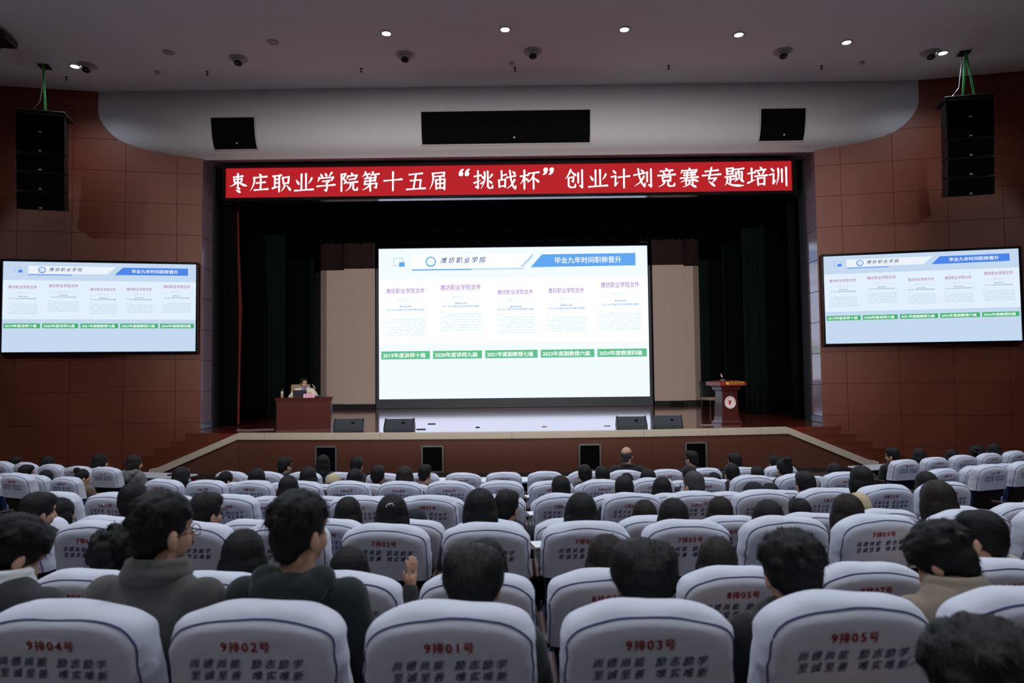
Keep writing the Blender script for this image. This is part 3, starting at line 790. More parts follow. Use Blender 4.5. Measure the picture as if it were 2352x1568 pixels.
MB().lathe([(0.032, 0), (0.034, 0.005), (0.034, 0.15), (0.03, 0.16)], 16).build('flask', M['thermos'], th, smooth=True)
MB().lathe([(0.031, 0.161), (0.033, 0.163), (0.033, 0.205), (0.027, 0.213)], 16).build('lid', M['black'], th)
np_ = empty('name_plate', (-5.03, 16.52, DZ), 0, 'pink name card on the edge of the speaker desk', 'name plate')
m = MB(); m.prism([(-0.04, 0), (0.04, 0), (0, 0.09)], -0.13, 0.13, 'x'); m.build('card', M['pink'], np_)
T = T2()
for i in range(3):
    for (a, b, c, d) in ((-.018, .018, .013, .017), (-.016, .016, -.003, .001), (-.02, .02, -.018, -.014), (-.003, .003, -.02, .02), (-.014, -.009, -.018, .012)): T.rect(-.07+.07*i+a, -.07+.07*i+b, c, d)
o = link('lettering', T.mesh('lettering'), np_, (0, -0.0235, 0.045), (-math.atan(0.04/0.09), 0, 0), M['pink_ink'])
dm = empty('desk_microphone', (-4.88, 16.74, DZ), 0, 'gooseneck microphone bending over the speaker desk', 'microphone')
MB().rbox((0, 0, 0.015), (0.1, 0.13, 0.03), 0.01, 2).build('base', M['black'], dm)
MB().tube([(0, 0, 0.03), (-0.01, 0, 0.1), (-0.06, 0.0, 0.2)], 0.006, 8).build('neck', M['black'], dm, smooth=True)
MB().tube([(-0.06, 0, 0.2), (-0.14, 0.0, 0.32)], 0.014, 8).build('capsule', M['thermos'], dm, smooth=True)

def office_chair(name, loc, rz, label, back_h=1.02, mt='tan_leather', bmt='tan_leather'):
    c = empty(name, loc, rz, label, 'chair')
    MB().rbox((0, 0.02, 0.45), (0.5, 0.48, 0.09), 0.03, 3).build('seat', M[mt], c, smooth=True)
    MB().rbox((0, -0.24, back_h-0.27), (0.5, 0.08, 0.52), 0.03, 3, Matrix.Rotation(R(8), 3, 'X')).build('backrest', M[bmt], c, smooth=True)
    for sx in (-1, 1):
        for sy in (-1, 1):
            MB().tube([(sx*0.21, sy*0.2, 0.42), (sx*0.23, sy*0.22, 0.0)], [0.022, 0.016], 8).build('leg', M['armrest'], c)
    return c
office_chair('desk_chair', (-5.68, 17.66, Z+0.002), math.pi, 'tan leather chair behind the speaker desk', 1.06)
office_chair('side_chair', (5.75, 20.2, Z+0.002), R(200), 'dim upholstered chair half hidden behind the lectern', 0.98, 'tan_leather', 'shell')

# lectern
pd = empty('lectern', (5.1, 16.72, Z+0.002), R(14), 'mahogany lectern with a red top and round white emblem', 'lectern')
def frustum(z0, z1, w0, d0, w1, d1):
    m = MB(); vs = [(sx*w0/2, sy*d0/2, z0) for sx, sy in ((-1, -1), (1, -1), (1, 1), (-1, 1))]+[(sx*w1/2, sy*d1/2, z1) for sx, sy in ((-1, -1), (1, -1), (1, 1), (-1, 1))]
    return m.add(vs, [(3, 2, 1, 0), (4, 5, 6, 7), (0, 1, 5, 4), (1, 2, 6, 5), (2, 3, 7, 6), (3, 0, 4, 7)])
frustum(0, 0.035, 0.56, 0.46, 0.56, 0.46).build('foot', M['podium_wood'], pd)
frustum(0.035, 0.09, 0.55, 0.45, 0.47, 0.38).build('base', M['podium_wood'], pd)
frustum(0.09, 0.17, 0.47, 0.38, 0.45, 0.36).build('lower_body', M['podium_wood'], pd)
frustum(0.17, 0.79, 0.44, 0.35, 0.40, 0.31).build('body', M['podium_wood'], pd)
frustum(0.79, 0.82, 0.41, 0.32, 0.49, 0.42).build('cornice', M['podium_wood'], pd)
frustum(0.82, 0.89, 0.50, 0.43, 0.50, 0.43).build('neck', M['podium_wood'], pd)
frustum(0.89, 0.93, 0.52, 0.45, 0.66, 0.60).build('upper_cornice', M['podium_wood'], pd)
m = MB(); k = 12
prof = [(-0.35, 0.93), (0.35, 0.93)]+[(0.35-0.7*i/k, 1.015+0.035*math.sin(math.pi*i/k)) for i in range(k+1)]
m.prism(prof, -0.33, 0.33, 'y'); top = m.build('top', M['podium_red'], pd)
T = T2()
for i, ch in enumerate('枣庄职业学院'): T.glyph(ch, -0.06+0.062*i, 0.995, 0.05, bold=.02, rise=.08)
T.text('ZAOZHUANG VOCATIONAL COLLEGE', -0.085, 0.27, 0.948, 0.958)
link('lettering', T.mesh('lettering'), top, (0, -0.3325, 0), None, M['gold']); T = T2(); T.poly([(-0.2, 1.02), (-0.15, 1.005), (-0.115, 1.01), (-0.12, 0.965), (-0.135, 0.945), (-0.185, 0.965)])
link('logo', T.mesh('logo'), top, (0, -0.3325, 0), None, M['gold'])
em = empty('emblem', (0, -0.174, 0.52)); em.parent = pd
em.rotation_euler = (-math.atan(0.02/0.62), 0, 0)
m = MB(); m.lathe([(0.15, -0.006), (0.152, 0.0), (0.15, 0.006)], 40, M=Matrix.Rotation(R(90), 3, 'X')); m.build('disc', M['white_disc'], em)
T = T2(); T.ring(0, 0, 0.094, 0.097); T.ring(0, 0, 0.143, 0.146); T.text('VOCATIONAL', -0.06, 0.06, -0.126, -0.112)
link('ring', T.mesh('ring'), em, (0, -0.009, 0), None, M['emblem_line'])
T = T2(); T.poly([(-0.05, 0.062), (0.0, 0.045), (0.03, 0.048), (0.024, 0.0), (0.0, -0.012), (0.012, -0.066), (-0.055, -0.035), (-0.042, 0.01)])
for i, ch in enumerate('枣庄职业学院'):
    a = R(170-i*32); T.glyph(ch, 0.12*math.cos(a), 0.12*math.sin(a), 0.026, bold=.01)
link('mark', T.mesh('mark'), em, (0, -0.010, 0), None, M['emblem_red'])
lm = empty('lectern_microphone', (0, 0, 0), 0, 'short pale microphone standing on the lectern', 'microphone'); lm.location = (5.05, 16.78, Z+0.002+1.05)
MB().rbox((0, 0, 0.01), (0.09, 0.07, 0.02), 0.006, 1).build('base', M['chrome'], lm)
MB().tube([(0, 0, 0.02), (-0.02, 0, 0.08)], 0.012, 8).build('neck', M['black'], lm)
MB().tube([(-0.02, 0, 0.08), (-0.055, 0, 0.16)], 0.016, 10).build('capsule', M['pink'], lm, smooth=True)

# small things on the deck
for (x, y, w, lab) in ((-2.25, 16.0, .22, 'dark floor socket strip beside the left centre monitor'), (-2.2, 17.6, .2, 'small dark strip lying on the deck in front of the screen'),
                       (-0.95, 16.4, .1, 'small dark floor plate left of the deck centre'), (0.65, 16.4, .12, 'small pale floor plate right of the deck centre'), (2.15, 16.4, .14, 'small pale floor plate behind the right centre monitor')):
    o = MB().rbox((0, 0, 0.008), (w, 0.06, 0.016), 0.004, 1).build('floor_plate', M['black'] if 'dark' in lab else M['white_frame'], None, (x, y, Z+0.002)); tag(o, lab, 'floor plate', 'plates on the deck')
for pts, lab in (([(-6.7, 16.35), (-6.4, 16.25), (-6.1, 16.4), (-5.85, 16.45)], 'thin pale cable lying on the deck left of the desk'), ([(4.35, 16.35), (4.5, 16.3), (4.65, 16.36), (4.85, 16.33)], 'short pale cable lying on the deck beside the lectern')):
    o = MB().tube([(x, y, Z+0.012) for x, y in pts], 0.01, 6).build('cable', M['cable'], smooth=True); tag(o, lab, 'cable')

# ------------------------------------------------------------------ hung line arrays
def line_array(x, y, ztop, rz, label, sgn):
    a = empty('line_array', (x, y, ztop), rz, label, 'loudspeaker', 'hung line arrays')
    W, Dp, Hh = 0.92, 0.5, 0.40
    MB().rbox((0, 0.05, 0.03), (W+0.02, Dp+0.1, 0.07), 0.01, 1).build('fly_frame', M['black'], a)
    z = 0.0; yo = 0.0
    for i in range(5):
        tilt = R(2.0+i*2.2)
        h = Hh*(1.15 if i == 0 else 1.0)
        Mx = Matrix.Rotation(tilt, 3, 'X')
        c = empty('cabinet', (0, yo, z-h/2)); c.parent = a; c.rotation_euler = (tilt, 0, 0)
        m = MB(); m.prism([(-W/2, -Dp/2), (W/2, -Dp/2), (W*0.42, Dp/2), (-W*0.42, Dp/2)], -h/2+0.008, h/2-0.008, 'z'); m.build('box', M['black'], c)
        MB().rbox((0, -Dp/2-0.006, 0), (W-0.04, 0.02, h-0.035), 0.006, 1).build('grille', M['grille'], c)
        MB().box((0.0, -Dp/2-0.019, -h/2+0.05), (0.055, 0.008, 0.032)).build('badge', M['badge'], c)
        z -= h; yo += math.sin(tilt)*h*0.6
    MB().tube([(-0.3, 0, 0.06), (-0.1, 0.0, 0.32), (0, 0, CEIL-ztop-0.01)], 0.012, 6).build('chain', M['chrome'], a)
    dz = CEIL-ztop-0.015
    for sx in ((0.06,) if sgn < 0 else (-0.09, 0.14)):
        m = MB(); m.prism([(sx-0.022, 0.03), (sx+0.022, 0.03), (0.022, dz), (-0.022, dz)], -0.16, -0.152, 'y'); m.build('strap', M['strap'], a)
    MB().rbox((0, -0.05, dz-0.02), (0.22, 0.22, 0.035), 0.01, 1).build('ceiling_plate', M['fixture_dark'], a)
    return a
line_array(-10.33, 14.75, 8.05, R(17), 'black line array of five cabinets hung before the left wall', -1)
line_array(9.85, 14.75, 8.1, R(-12), 'black line array of five cabinets hung before the right wall', 1)

# ------------------------------------------------------------------ ceiling fixtures
def down_mesh():
    ring = MB().lathe([(0.075, 0.0), (0.11, -0.002), (0.118, -0.012), (0.112, -0.018), (0.088, -0.014), (0.08, 0.0)], 24).mesh('rim', True)
    lens = MB().lathe([(0.086, -0.003), (0.084, -0.012), (0.05, -0.015)], 24).mesh('lens', True)
    return ring, lens
RIM, LENS = down_mesh()
def downlight(x, y, on, label, group='ceiling downlights', power=LIT_DOWNLIGHT_W, ang=140, blend=1.0):
    x *= 1.012; y *= 1.012
    d = empty('downlight', (x, y, CEIL), 0, label, 'downlight', group)
    link('rim', RIM, d, None, None, M['fixture'])
    link('lens', LENS, d, None, None, M['downlight_on'] if on else M['downlight_off'])
    if on:
        l = spot_light('downlight_lamp', (0, 0, -0.05), (0, 0, -1), power, ang, blend, (0.83, 0.91, 1.0), 0.12, d)
    return d
ORD = ['first', 'second', 'third', 'fourth', 'fifth', 'sixth', 'seventh']
for i, (x, y) in enumerate([(-9.57, 14.58), (-2.52, 13.33), (-0.15, 13.24), (2.22, 13.31), (4.58, 13.59), (6.95, 13.99), (9.29, 14.54)]):
    downlight(x, y, True, 'glowing round ceiling downlight, %s lit one from the left' % ORD[i])
downlight(-7.22, 14.0, False, 'unlit round ceiling downlight nearest the left wall')
downlight(-4.89, 13.62, False, 'unlit round ceiling downlight left of the lit middle ones')
# unseen downlights added over the audience to brighten seats and ceiling
for y, xs_, kw in ((8.6, (-7.5, -2.5, 2.4, 7.3), 4.4), (3.6, (-10, -5, 0, 5, 10), 4.2), (-4, (-10, -5, 0, 5, 10), 1.4), (-11, (-10, -5, 0, 5, 10), 2.4)):
    for x in xs_:
        downlight(x, y, True, 'ceiling downlight above the %s seating, %s from the left' % ('front' if y > 8 else ('middle' if y > 0 else ('rear' if y > -5 else 'rearmost')), ORD[xs_.index(x)]), 'added fill downlights above the seating', FILL_LAMP_W*kw, 140, 0.6)
def eyeball(x, y, tilt_to, label):
    x *= 1.012; y *= 1.012
    e = empty('eyeball_fixture', (x, y, CEIL), 0, label, 'ceiling fixture', 'eyeball ceiling fixtures')
    MB().lathe([(0.13, 0.0), (0.19, -0.004), (0.20, -0.016), (0.19, -0.022), (0.14, -0.018)], 28).build('rim', M['fixture'], e, smooth=True)
    d = (Vector(tilt_to)-Vector((x, y, CEIL))).normalized()
    q = d.to_track_quat('Z', 'Y').to_matrix()
    MB().lathe([(0.134, -0.001), (0.13, -0.04), (0.112, -0.085), (0.08, -0.118), (0.04, -0.138), (0.004, -0.143)], 24).build('ball', M['fixture'], e, smooth=True)
    MB().lathe([(0.078, 0.118), (0.084, 0.145), (0.074, 0.152), (0.004, 0.149)], 24, (0, 0, 0), q).build('aperture', M['fixture_dark'], e, smooth=True)
for i, (x, y) in enumerate([(-9.28, 14.55), (-5.88, 14.33), (-2.3, 14.28), (0.42, 14.2), (5.77, 14.37), (8.99, 14.51)]):
    eyeball(x, y, (x*0.97, y-2.6, 2.0), 'white eyeball ceiling fixture with dark aperture, %s from the left' % ORD[i])
SPR = MB().lathe([(0.03, 0.0), (0.03, -0.012), (0.012, -0.02), (0.012, -0.07), (0.03, -0.075), (0.03, -0.082)], 12).mesh('sprinkler_head', True)
for i, (x, y) in enumerate([(-10.22, 15.28), (-6.91, 15.11), (-3.42, 15.07), (0.04, 15.14), (3.51, 15.16), (7.0, 15.27)]):
    o = link('sprinkler', SPR, None, (x, y, CEIL), None, M['sprinkler']); tag(o, 'tiny dark sprinkler head on the ceiling, %s from the left' % ORD[i], 'sprinkler', 'ceiling sprinklers')
for i, (x, y) in enumerate([(-8.03, 15.1), (-0.03, 14.87), (7.83, 15.1)]):
    o = MB().lathe([(0.06, 0), (0.06, -0.02), (0.045, -0.05), (0.02, -0.055)], 16).build('smoke_detector', M['fixture'], None, (x, y, CEIL), smooth=True); tag(o, 'small round smoke detector, %s from the left' % ORD[i], 'smoke detector', 'ceiling smoke detectors')
pj = empty('ceiling_projector', (-10.35, 13.2, CEIL), R(10), 'dark projector box under the ceiling with a dangling cable, top left', 'projector')
MB().rbox((0, 0, -0.14), (0.75, 0.5, 0.16), 0.03, 2).build('housing', M['fixture_dark'], pj)
MB().tube([(0, 0, 0), (0, 0, -0.08)], 0.03, 10).build('mount', M['fixture_dark'], pj)
MB().tube([(0.25, -0.1, -0.2), (0.27, -0.1, -0.32), (0.24, -0.1, -0.4)], 0.01, 6).build('cable', M['fixture_dark'], pj)
# spots on the rear wall aimed at the stage
for x, lab in ((-4.5, 'stage spotlight on the rear wall, left one'), (4.3, 'stage spotlight on the rear wall, right one')):
    s = empty('stage_spotlight', (x, -16.2, 8.7), 0, lab, 'spotlight', 'rear stage spotlights')
    MB().tube([(0, -0.2, 0.1), (0, 0.25, 0.0)], [0.16, 0.13], 16).build('barrel', M['black'], s)
    MB().box((0, -0.35, 0.1), (0.06, 0.4, 0.06)).build('bracket', M['black'], s)
    spot_light('stage_spot_lamp', (0, 0.35, -0.02), (-x*0.7, 36, -4.0), BACK_SPOT_W, 31, 0.7, (1.0, 0.94, 0.88), 0.014, s)
    MB().box((0, 0.95, 0.2715), (1.1, 0.012, 0.59)).build('added_flap', M['black'], s)  # unseen flap added to keep the beam off ceiling and upper fascia
    MB().box((0, 0.95, -0.371), (1.1, 0.012, 0.4)).build('added_flap', M['black'], s)  # unseen lower flap added to shield the audience from the beam
    MB().box((0.0, 0.6, -0.53), (0.04, 0.75, 0.03)).build('added_flap_arm', M['black'], s)
    MB().box((0.0, 0.6, 0.53), (0.04, 0.75, 0.03)).build('added_flap_arm', M['black'], s)

for sx, lab in ((-1, 'wall spotlight high on the left side wall'), (1, 'wall spotlight high on the right side wall')):
    s = empty('wall_spotlight', (13.2*sx-0.1, 8.2, 7.3), 0, lab, 'spotlight', 'side wall spotlights')
    MB().tube([(0, -0.15, 0.04), (-0.08*sx, 0.2, -0.02)], [0.12, 0.1], 14).build('barrel', M['black'], s)
    MB().box((0.2*sx, -0.05, 0.04), (0.3, 0.05, 0.05)).build('bracket', M['black'], s)
    spot_light('wall_spot_lamp', (-0.1*sx, 0.28, -0.03), (-4.2*sx, 8.1, -3.3), WALL_SPOT_W, 44, 0.35, (1.0, 0.92, 0.86), 0.06, s)

# ------------------------------------------------------------------ front desks before the first row
def front_desk():
    d = empty('front_desk')
    MB().rbox((0, 0, 0.735), (1.08, 0.42, 0.03), 0.008, 1).build('desk_top', M['desk_light'], d)
    MB().box((0, 0.17, 0.42), (1.04, 0.025, 0.58)).build('front_panel', M['desk_wood'], d)
    for s_ in (-1, 1): MB().box((s_*0.51, 0, 0.36), (0.03, 0.36, 0.72)).build('side_panel', M['desk_wood'], d)
    return d
fdesk = front_desk(); first = True
fx = [-8.0, -6.85, -5.72, -4.1, -2.98, -1.86, -0.74, 0.38, 1.5, 2.62, 3.74, 5.9, 7.05, 8.2]
for i, x in enumerate(fx):
    o = fdesk if i == 0 else copy_tree(fdesk)
    y = row_d(1)+0.92+sag(x)
    o.location = (x, y, 0.001); o.rotation_euler = (0, 0, math.asin((x-XC)/ROW_R))
    pos = 'in the left block' if x < -5 else ('in the right block' if x > 5 else 'in the centre block')
    n_ = i+1 if x < -5 else (i-2 if x < 5 else i-10)
    tag(o, 'pale topped desk before the front seats %s, %s from the left' % (pos, ['first', 'second', 'third', 'fourth', 'fifth', 'sixth', 'seventh', 'eighth'][n_-1]), 'desk', 'desks before the front row')
x = -5.5; y = row_d(1)+0.9+sag(x)
gm = empty('gooseneck_microphone', (x, y, 0.7505), 0, 'gooseneck microphone lying low on the front desk near the left stairs', 'microphone')
MB().rbox((0, 0, 0.012), (0.09, 0.12, 0.024), 0.006, 1).build('base', M['black'], gm)
MB().tube([(0, 0, 0.02), (0.1, 0, 0.06), (0.3, 0.0, 0.1)], 0.009, 8).build('neck', M['chrome'], gm, smooth=True)
MB().tube([(0.3, 0, 0.1), (0.4, 0.0, 0.12)], 0.016, 8).build('capsule', M['black'], gm, smooth=True)

# ------------------------------------------------------------------ auditorium chairs
LEAN = 0.2; CTOP = 0.975
def cover_mesh(seed):
    rnd = random.Random(seed); W = 0.243; Hc = 0.30; N = 48
    off = Vector((seed*7.3, seed*3.1, seed*1.7))
    half = []
    for i in range(8): half.append((-W-0.008*(1-i/8.0), Hc-(Hc-0.115)*i/8.0))
    k = N//2-8
    for i in range(k):
        a = (i/(k-0.5))*math.pi/2
        e = 2/2.7
        x = -(abs(math.cos(a))**e)*W
        t = 0.115-(abs(math.sin(a))**e)*0.115
        half.append((x, t))
    half[-1] = (-0.012, 0.0)
    out = half+[(-x, t) for x, t in reversed(half)]
    rings = [(.05, .05, .158), (.02, .02, .152), (.004, .004, .135), (0, 0, .10), (.001, .004, .066), (.006, .014, .042), (.012, .026, .029), (.02, .037, .014), (.033, .05, .005), (.052, .068, .001), (.075, .09, .0)]
    vs = []; fs = []
    def smooth(q): q = max(0, min(1, q)); return q*q*(3-2*q)
    for r, (ins, int_, v) in enumerate(rings):
        for (x, t) in out:
            xx = x*(1-ins/W); tt = t+int_*(1-smooth(t/0.19))
            p = Vector((xx, tt*LEAN+v, CTOP-tt))
            amp = 0.005 if 1 <= r <= 6 else (0.002 if r <= 8 else 0.0006)
            nn = noise.noise(p*Vector((7, 7, 16)).length*0+Vector((p.x*8, p.y*10, p.z*22))+off)
            n2 = noise.noise(Vector((p.x*4, p.y*3, p.z*5))+off*2)
            dirv = Vector((xx/W*0.8, 0, max(0.0, 0.2-tt)*5)).normalized()
            p += dirv*(amp*nn*1.6+amp*1.8*n2)
            vs.append(p)
    n = len(out)
    for r in range(len(rings)-1):
        for i in range(n-1):
            a = r*n+i; fs.append((a, a+1, a+n+1, a+n))
    # rear face: ruled between left and right, with sub-divisions
    base = (len(rings)-1)*n; K = 10; rows = []
    for i in range(n//2):
        L = Vector(vs[base+i]); Rr = Vector(vs[base+n-1-i]); row = [base+i]
        for q in range(1, K):
            p = L.lerp(Rr, q/K)
            p.y += 0.0012*noise.noise(Vector((p.x*9, p.z*14, 0))+off) + (0.0 if q in (1, K-1) else -0.001)
            vs.append(p); row.append(len(vs)-1)
        row.append(base+n-1-i); rows.append(row)
    for a, b in zip(rows, rows[1:]):
        for q in range(K): fs.append((a[q], a[q+1], b[q+1], b[q]))
    fs.append(tuple(rows[-1]))
    # front side closed the same simple way
    for i in range(n//2-1): fs.append((i, i+1, n-2-i, n-1-i))
    me = MB().add(vs, fs).mesh('cover', True)
    bm = bmesh.new(); bm.from_mesh(me); bmesh.ops.recalc_face_normals(bm, faces=bm.faces); bm.to_mesh(me); bm.free()
    pip = MB().tube([Vector(vs[6*n+i])+Vector((0, -0.001, 0)) for i in range(n)], 0.003, 6).mesh('piping', True)
    return me, pip
COVERS = [cover_mesh(s) for s in (1, 2, 3, 4, 5)]
ROT_TXT = (math.atan(LEAN), 0, 0)
def txt_loc(t): return (0, t*LEAN-0.0038, CTOP-t)
MOTTO = []
for lines, u0 in ((('尚德尚能', '至诚至善'), -0.142), (('励志励学', '唯实唯新'), 0.03)):
    T = T2()
    for ln, tx in enumerate(lines):
        for i, ch in enumerate(tx): T.glyph(ch, u0+0.0375*i, -0.0355*ln, 0.0265, bold=.010, slant=.22, rise=.14)
    MOTTO.append(T.mesh('motto'))
def number_mesh(r, n):
    T = T2(); s = '%d排%02d号' % (r, n)
    widths = {'排': .034, '号': .034}; tot = sum(widths.get(c, .0245) for c in s); u = -tot/2
    for c in s:
        w = widths.get(c, .0245)
        if c in widths: T.glyph(c, u+w/2, 0, 0.0285, bold=.02)
        else:
            vs, fs = raw_text(c, .02); a, b, cc, d = bbox(vs); k = .0275/(d-cc) if c != '1' else .0275/(d-cc)
            ww = min((b-a)*k, w-.003); T.text(c, u+w/2-ww/2, u+w/2+ww/2, -.01375, .01375, bold=.02)
        u += w
    return T.mesh('seat_number')
ta = math.atan(LEAN)
RX = Matrix.Rotation(ta, 3, 'X')
def slab(w, h, d, b=0.03): return lambda c: MB().rbox(c, (w, d, h), b, 3, RX)
SHELL = MB().rbox((0, 0.08+0.058, 0.62), (0.44, 0.04, 0.5), 0.018, 2, RX).mesh('back_shell', True)
CUSH = MB().rbox((0, 0.175, 0.64), (0.45, 0.075, 0.54), 0.03, 3, RX).mesh('back_cushion', True)
SEAT = MB().rbox((0, 0.43, 0.405), (0.47, 0.44, 0.10), 0.035, 3).mesh('seat_cushion', True)
ARM = MB().rbox((0, 0.36, 0.64), (0.032, 0.36, 0.035), 0.012, 2).mesh('armrest', True)
LEG = MB().rbox((0, 0.36, 0.31), (0.022, 0.22, 0.62), 0.006, 1).mesh('leg')
for me in (SHELL, CUSH, SEAT): smooth_angle(me, 50)

def chair_frame(r, n):
    x = seat_x(n); th = math.asin((x-XC)/ROW_R)
    return Vector((x, row_d(r)+sag(x), row_floor(r))), th
ROWWORD = ['', 'first', 'second', 'third', 'fourth', 'fifth', 'sixth', 'seventh', 'eighth', 'ninth', 'tenth']
def place_words(r, n):
    o_ = ['first', 'second', 'third', 'fourth', 'fifth', 'sixth', 'seventh', 'eighth', 'ninth']
    if n == 1: w = 'first left of the centre gap'
    elif n % 2 == 0: w = '%s left of the centre gap' % o_[n//2] if n <= 14 else '%s in the left side block' % o_[n//2-8]
    else: w = '%s right of the centre gap' % o_[(n-3)//2] if n <= 15 else '%s in the right side block' % o_[(n-17)//2]
    return '%s row, %s' % (ROWWORD[r], w)
def chair(r, n):
    loc, th = chair_frame(r, n); rnd = random.Random(r*100+n)
    c = empty('auditorium_chair', loc, th+R(rnd.uniform(-1.2, 1.2)), 'white covered chair marked %d排%02d号, %s' % (r, n, place_words(r, n)), 'chair', 'white covered chairs of row %d' % r)
    me, pip = COVERS[rnd.randrange(5)]
    cv = link('cover', me, c, (0, 0, rnd.uniform(-0.006, 0.006)), (0, R(rnd.uniform(-1.0, 1.0)), 0), M['cover'])
    link('piping', pip, cv, None, None, M['piping'])
    dx = rnd.uniform(-0.008, 0.008); rr = R(rnd.uniform(-1.6, 1.6))
    l = txt_loc(0.093); link('seat_number', number_mesh(r, n), cv, (dx, l[1], l[2]), (ROT_TXT[0], rr, 0), M['red_ink'])
    l = txt_loc(0.142); [link('motto', mm, cv, (dx, l[1], l[2]), (ROT_TXT[0], rr, 0), M['navy_ink']) for mm in MOTTO]
    link('back_shell', SHELL, c, None, None, M['shell']); link('back_cushion', CUSH, c, None, None, M['seat_blue'])
    link('seat_cushion', SEAT, c, None, None, M['seat_blue'])
    for s_ in (-1, 1):
        link('armrest', ARM, c, (s_*0.262, 0, 0), None, M['armrest']); link('leg', LEG, c, (s_*0.262, 0, 0), None, M['shell'])
    return c
SEATS = {}
EVEN = [1]+list(range(2, 15, 2)); ODD = list(range(3, 16, 2))
for r in range(1, 10):
    for n in EVEN+ODD+list(range(16, 29, 2))+list(range(17, 30, 2)):
        x = seat_x(n); d = row_d(r)+sag(x)
        px = 1186+x/d*1568
        if -150 < px < 2500: SEATS[(r, n)] = chair(r, n)
for n in (2, 5): SEATS[(10, n)] = chair(10, n)
# writing tablets with paper sheets beside the centre gap
for r in (3, 5, 7):
    loc, th = chair_frame(r, 3)
    c = SEATS[(r, 3)]
    MB().rbox((-0.2, 0.80, 0.665), (0.2, 0.2, 0.014), 0.006, 1).build('writing_tablet', M['armrest'], c)
    MB().tube([(-0.262, 0.5, 0.63), (-0.262, 0.7, 0.655), (-0.25, 0.75, 0.656)], 0.012, 8).build('tablet_arm', M['shell'], c)
    p = MB().box((0, 0, 0.0015), (0.2, 0.27, 0.003), Matrix.Rotation(R(12), 3, 'Z')).build('paper_sheet', M['paper'], None, loc+Matrix.Rotation(th, 3, 'Z') @ Vector((-0.2, 0.80, 0.6735)))
    tag(p, 'white paper sheet on a writing tablet in the %s row beside the centre gap' % ROWWORD[r], 'paper', 'paper sheets on writing tablets')
    p.scale = (0.62, 0.6, 1)

# ------------------------------------------------------------------ people
def remesh(mb, voxel, smooth=6, name='body'):
    me = mb.mesh(name); ob = bpy.data.objects.new('tmp', me); COL.objects.link(ob)
    md = ob.modifiers.new('r', 'REMESH'); md.mode = 'VOXEL'; md.voxel_size = voxel; md.adaptivity = 0.0
    if smooth:
        s = ob.modifiers.new('s', 'SMOOTH'); s.factor = 0.5; s.iterations = smooth
    dg = bpy.context.evaluated_depsgraph_get()
    out = bpy.data.meshes.new_from_object(ob.evaluated_get(dg)); out.name = name
    out.polygons.foreach_set('use_smooth', [True]*len(out.polygons))
    bpy.data.objects.remove(ob); bpy.data.meshes.remove(me)
    return out

POST = {   # pelvis, waist, chest, neck base, head centre, head pitch
    'upright': ((0, .41, .55), (0, .36, .69), (0, .34, .86), (0, .33, 1.0), (0, .36, 1.145), 0),
    'slouch': ((0, .51, .54), (0, .43, .62), (0, .36, .745), (0, .34, .865), (0, .37, .99), -4),
    'lean': ((0, .41, .55), (0, .40, .67), (0, .41, .80), (0, .43, .90), (0, .50, 1.0), -32),
    'raised': ((0, .51, .54), (0, .43, .62), (0, .36, .745), (0, .34, .865), (0, .37, .99), -10),
    'desk': ((0, .33, .55), (0, .36, .67), (0, .42, .80), (0, .48, .91), (0, .54, 1.035), 0),
}
def arms(posture):
    P, W_, C_, N_, H_, _ = [Vector(v) if isinstance(v, tuple) else v for v in POST[posture]]
    out = []
    for s_ in (-1, 1):
        sh_ = N_+Vector((s_*0.17, -0.005, -0.065))
        if posture == 'desk': el = sh_+Vector((s_*0.12, 0.10, -0.13)); wr_ = Vector((s_*0.14, N_.y+0.32, 0.735))
        elif posture == 'raised' and s_ > 0: el = sh_+Vector((0.10, 0.12, -0.17)); wr_ = sh_+Vector((0.115, 0.20, 0.06))
        else: el = sh_+Vector((s_*0.06, 0.06, -0.28)); wr_ = Vector((s_*0.10, P.y+0.20, P.z+0.13))
        out.append((s_, sh_, el, wr_))
    return out
def head_matrix(posture, yaw):
    H_ = Vector(POST[posture][4]); pit = POST[posture][5]
    return Matrix.Translation(H_) @ Matrix.Rotation(R(yaw), 4, 'Z') @ Matrix.Rotation(R(pit), 4, 'X')
_body = {}
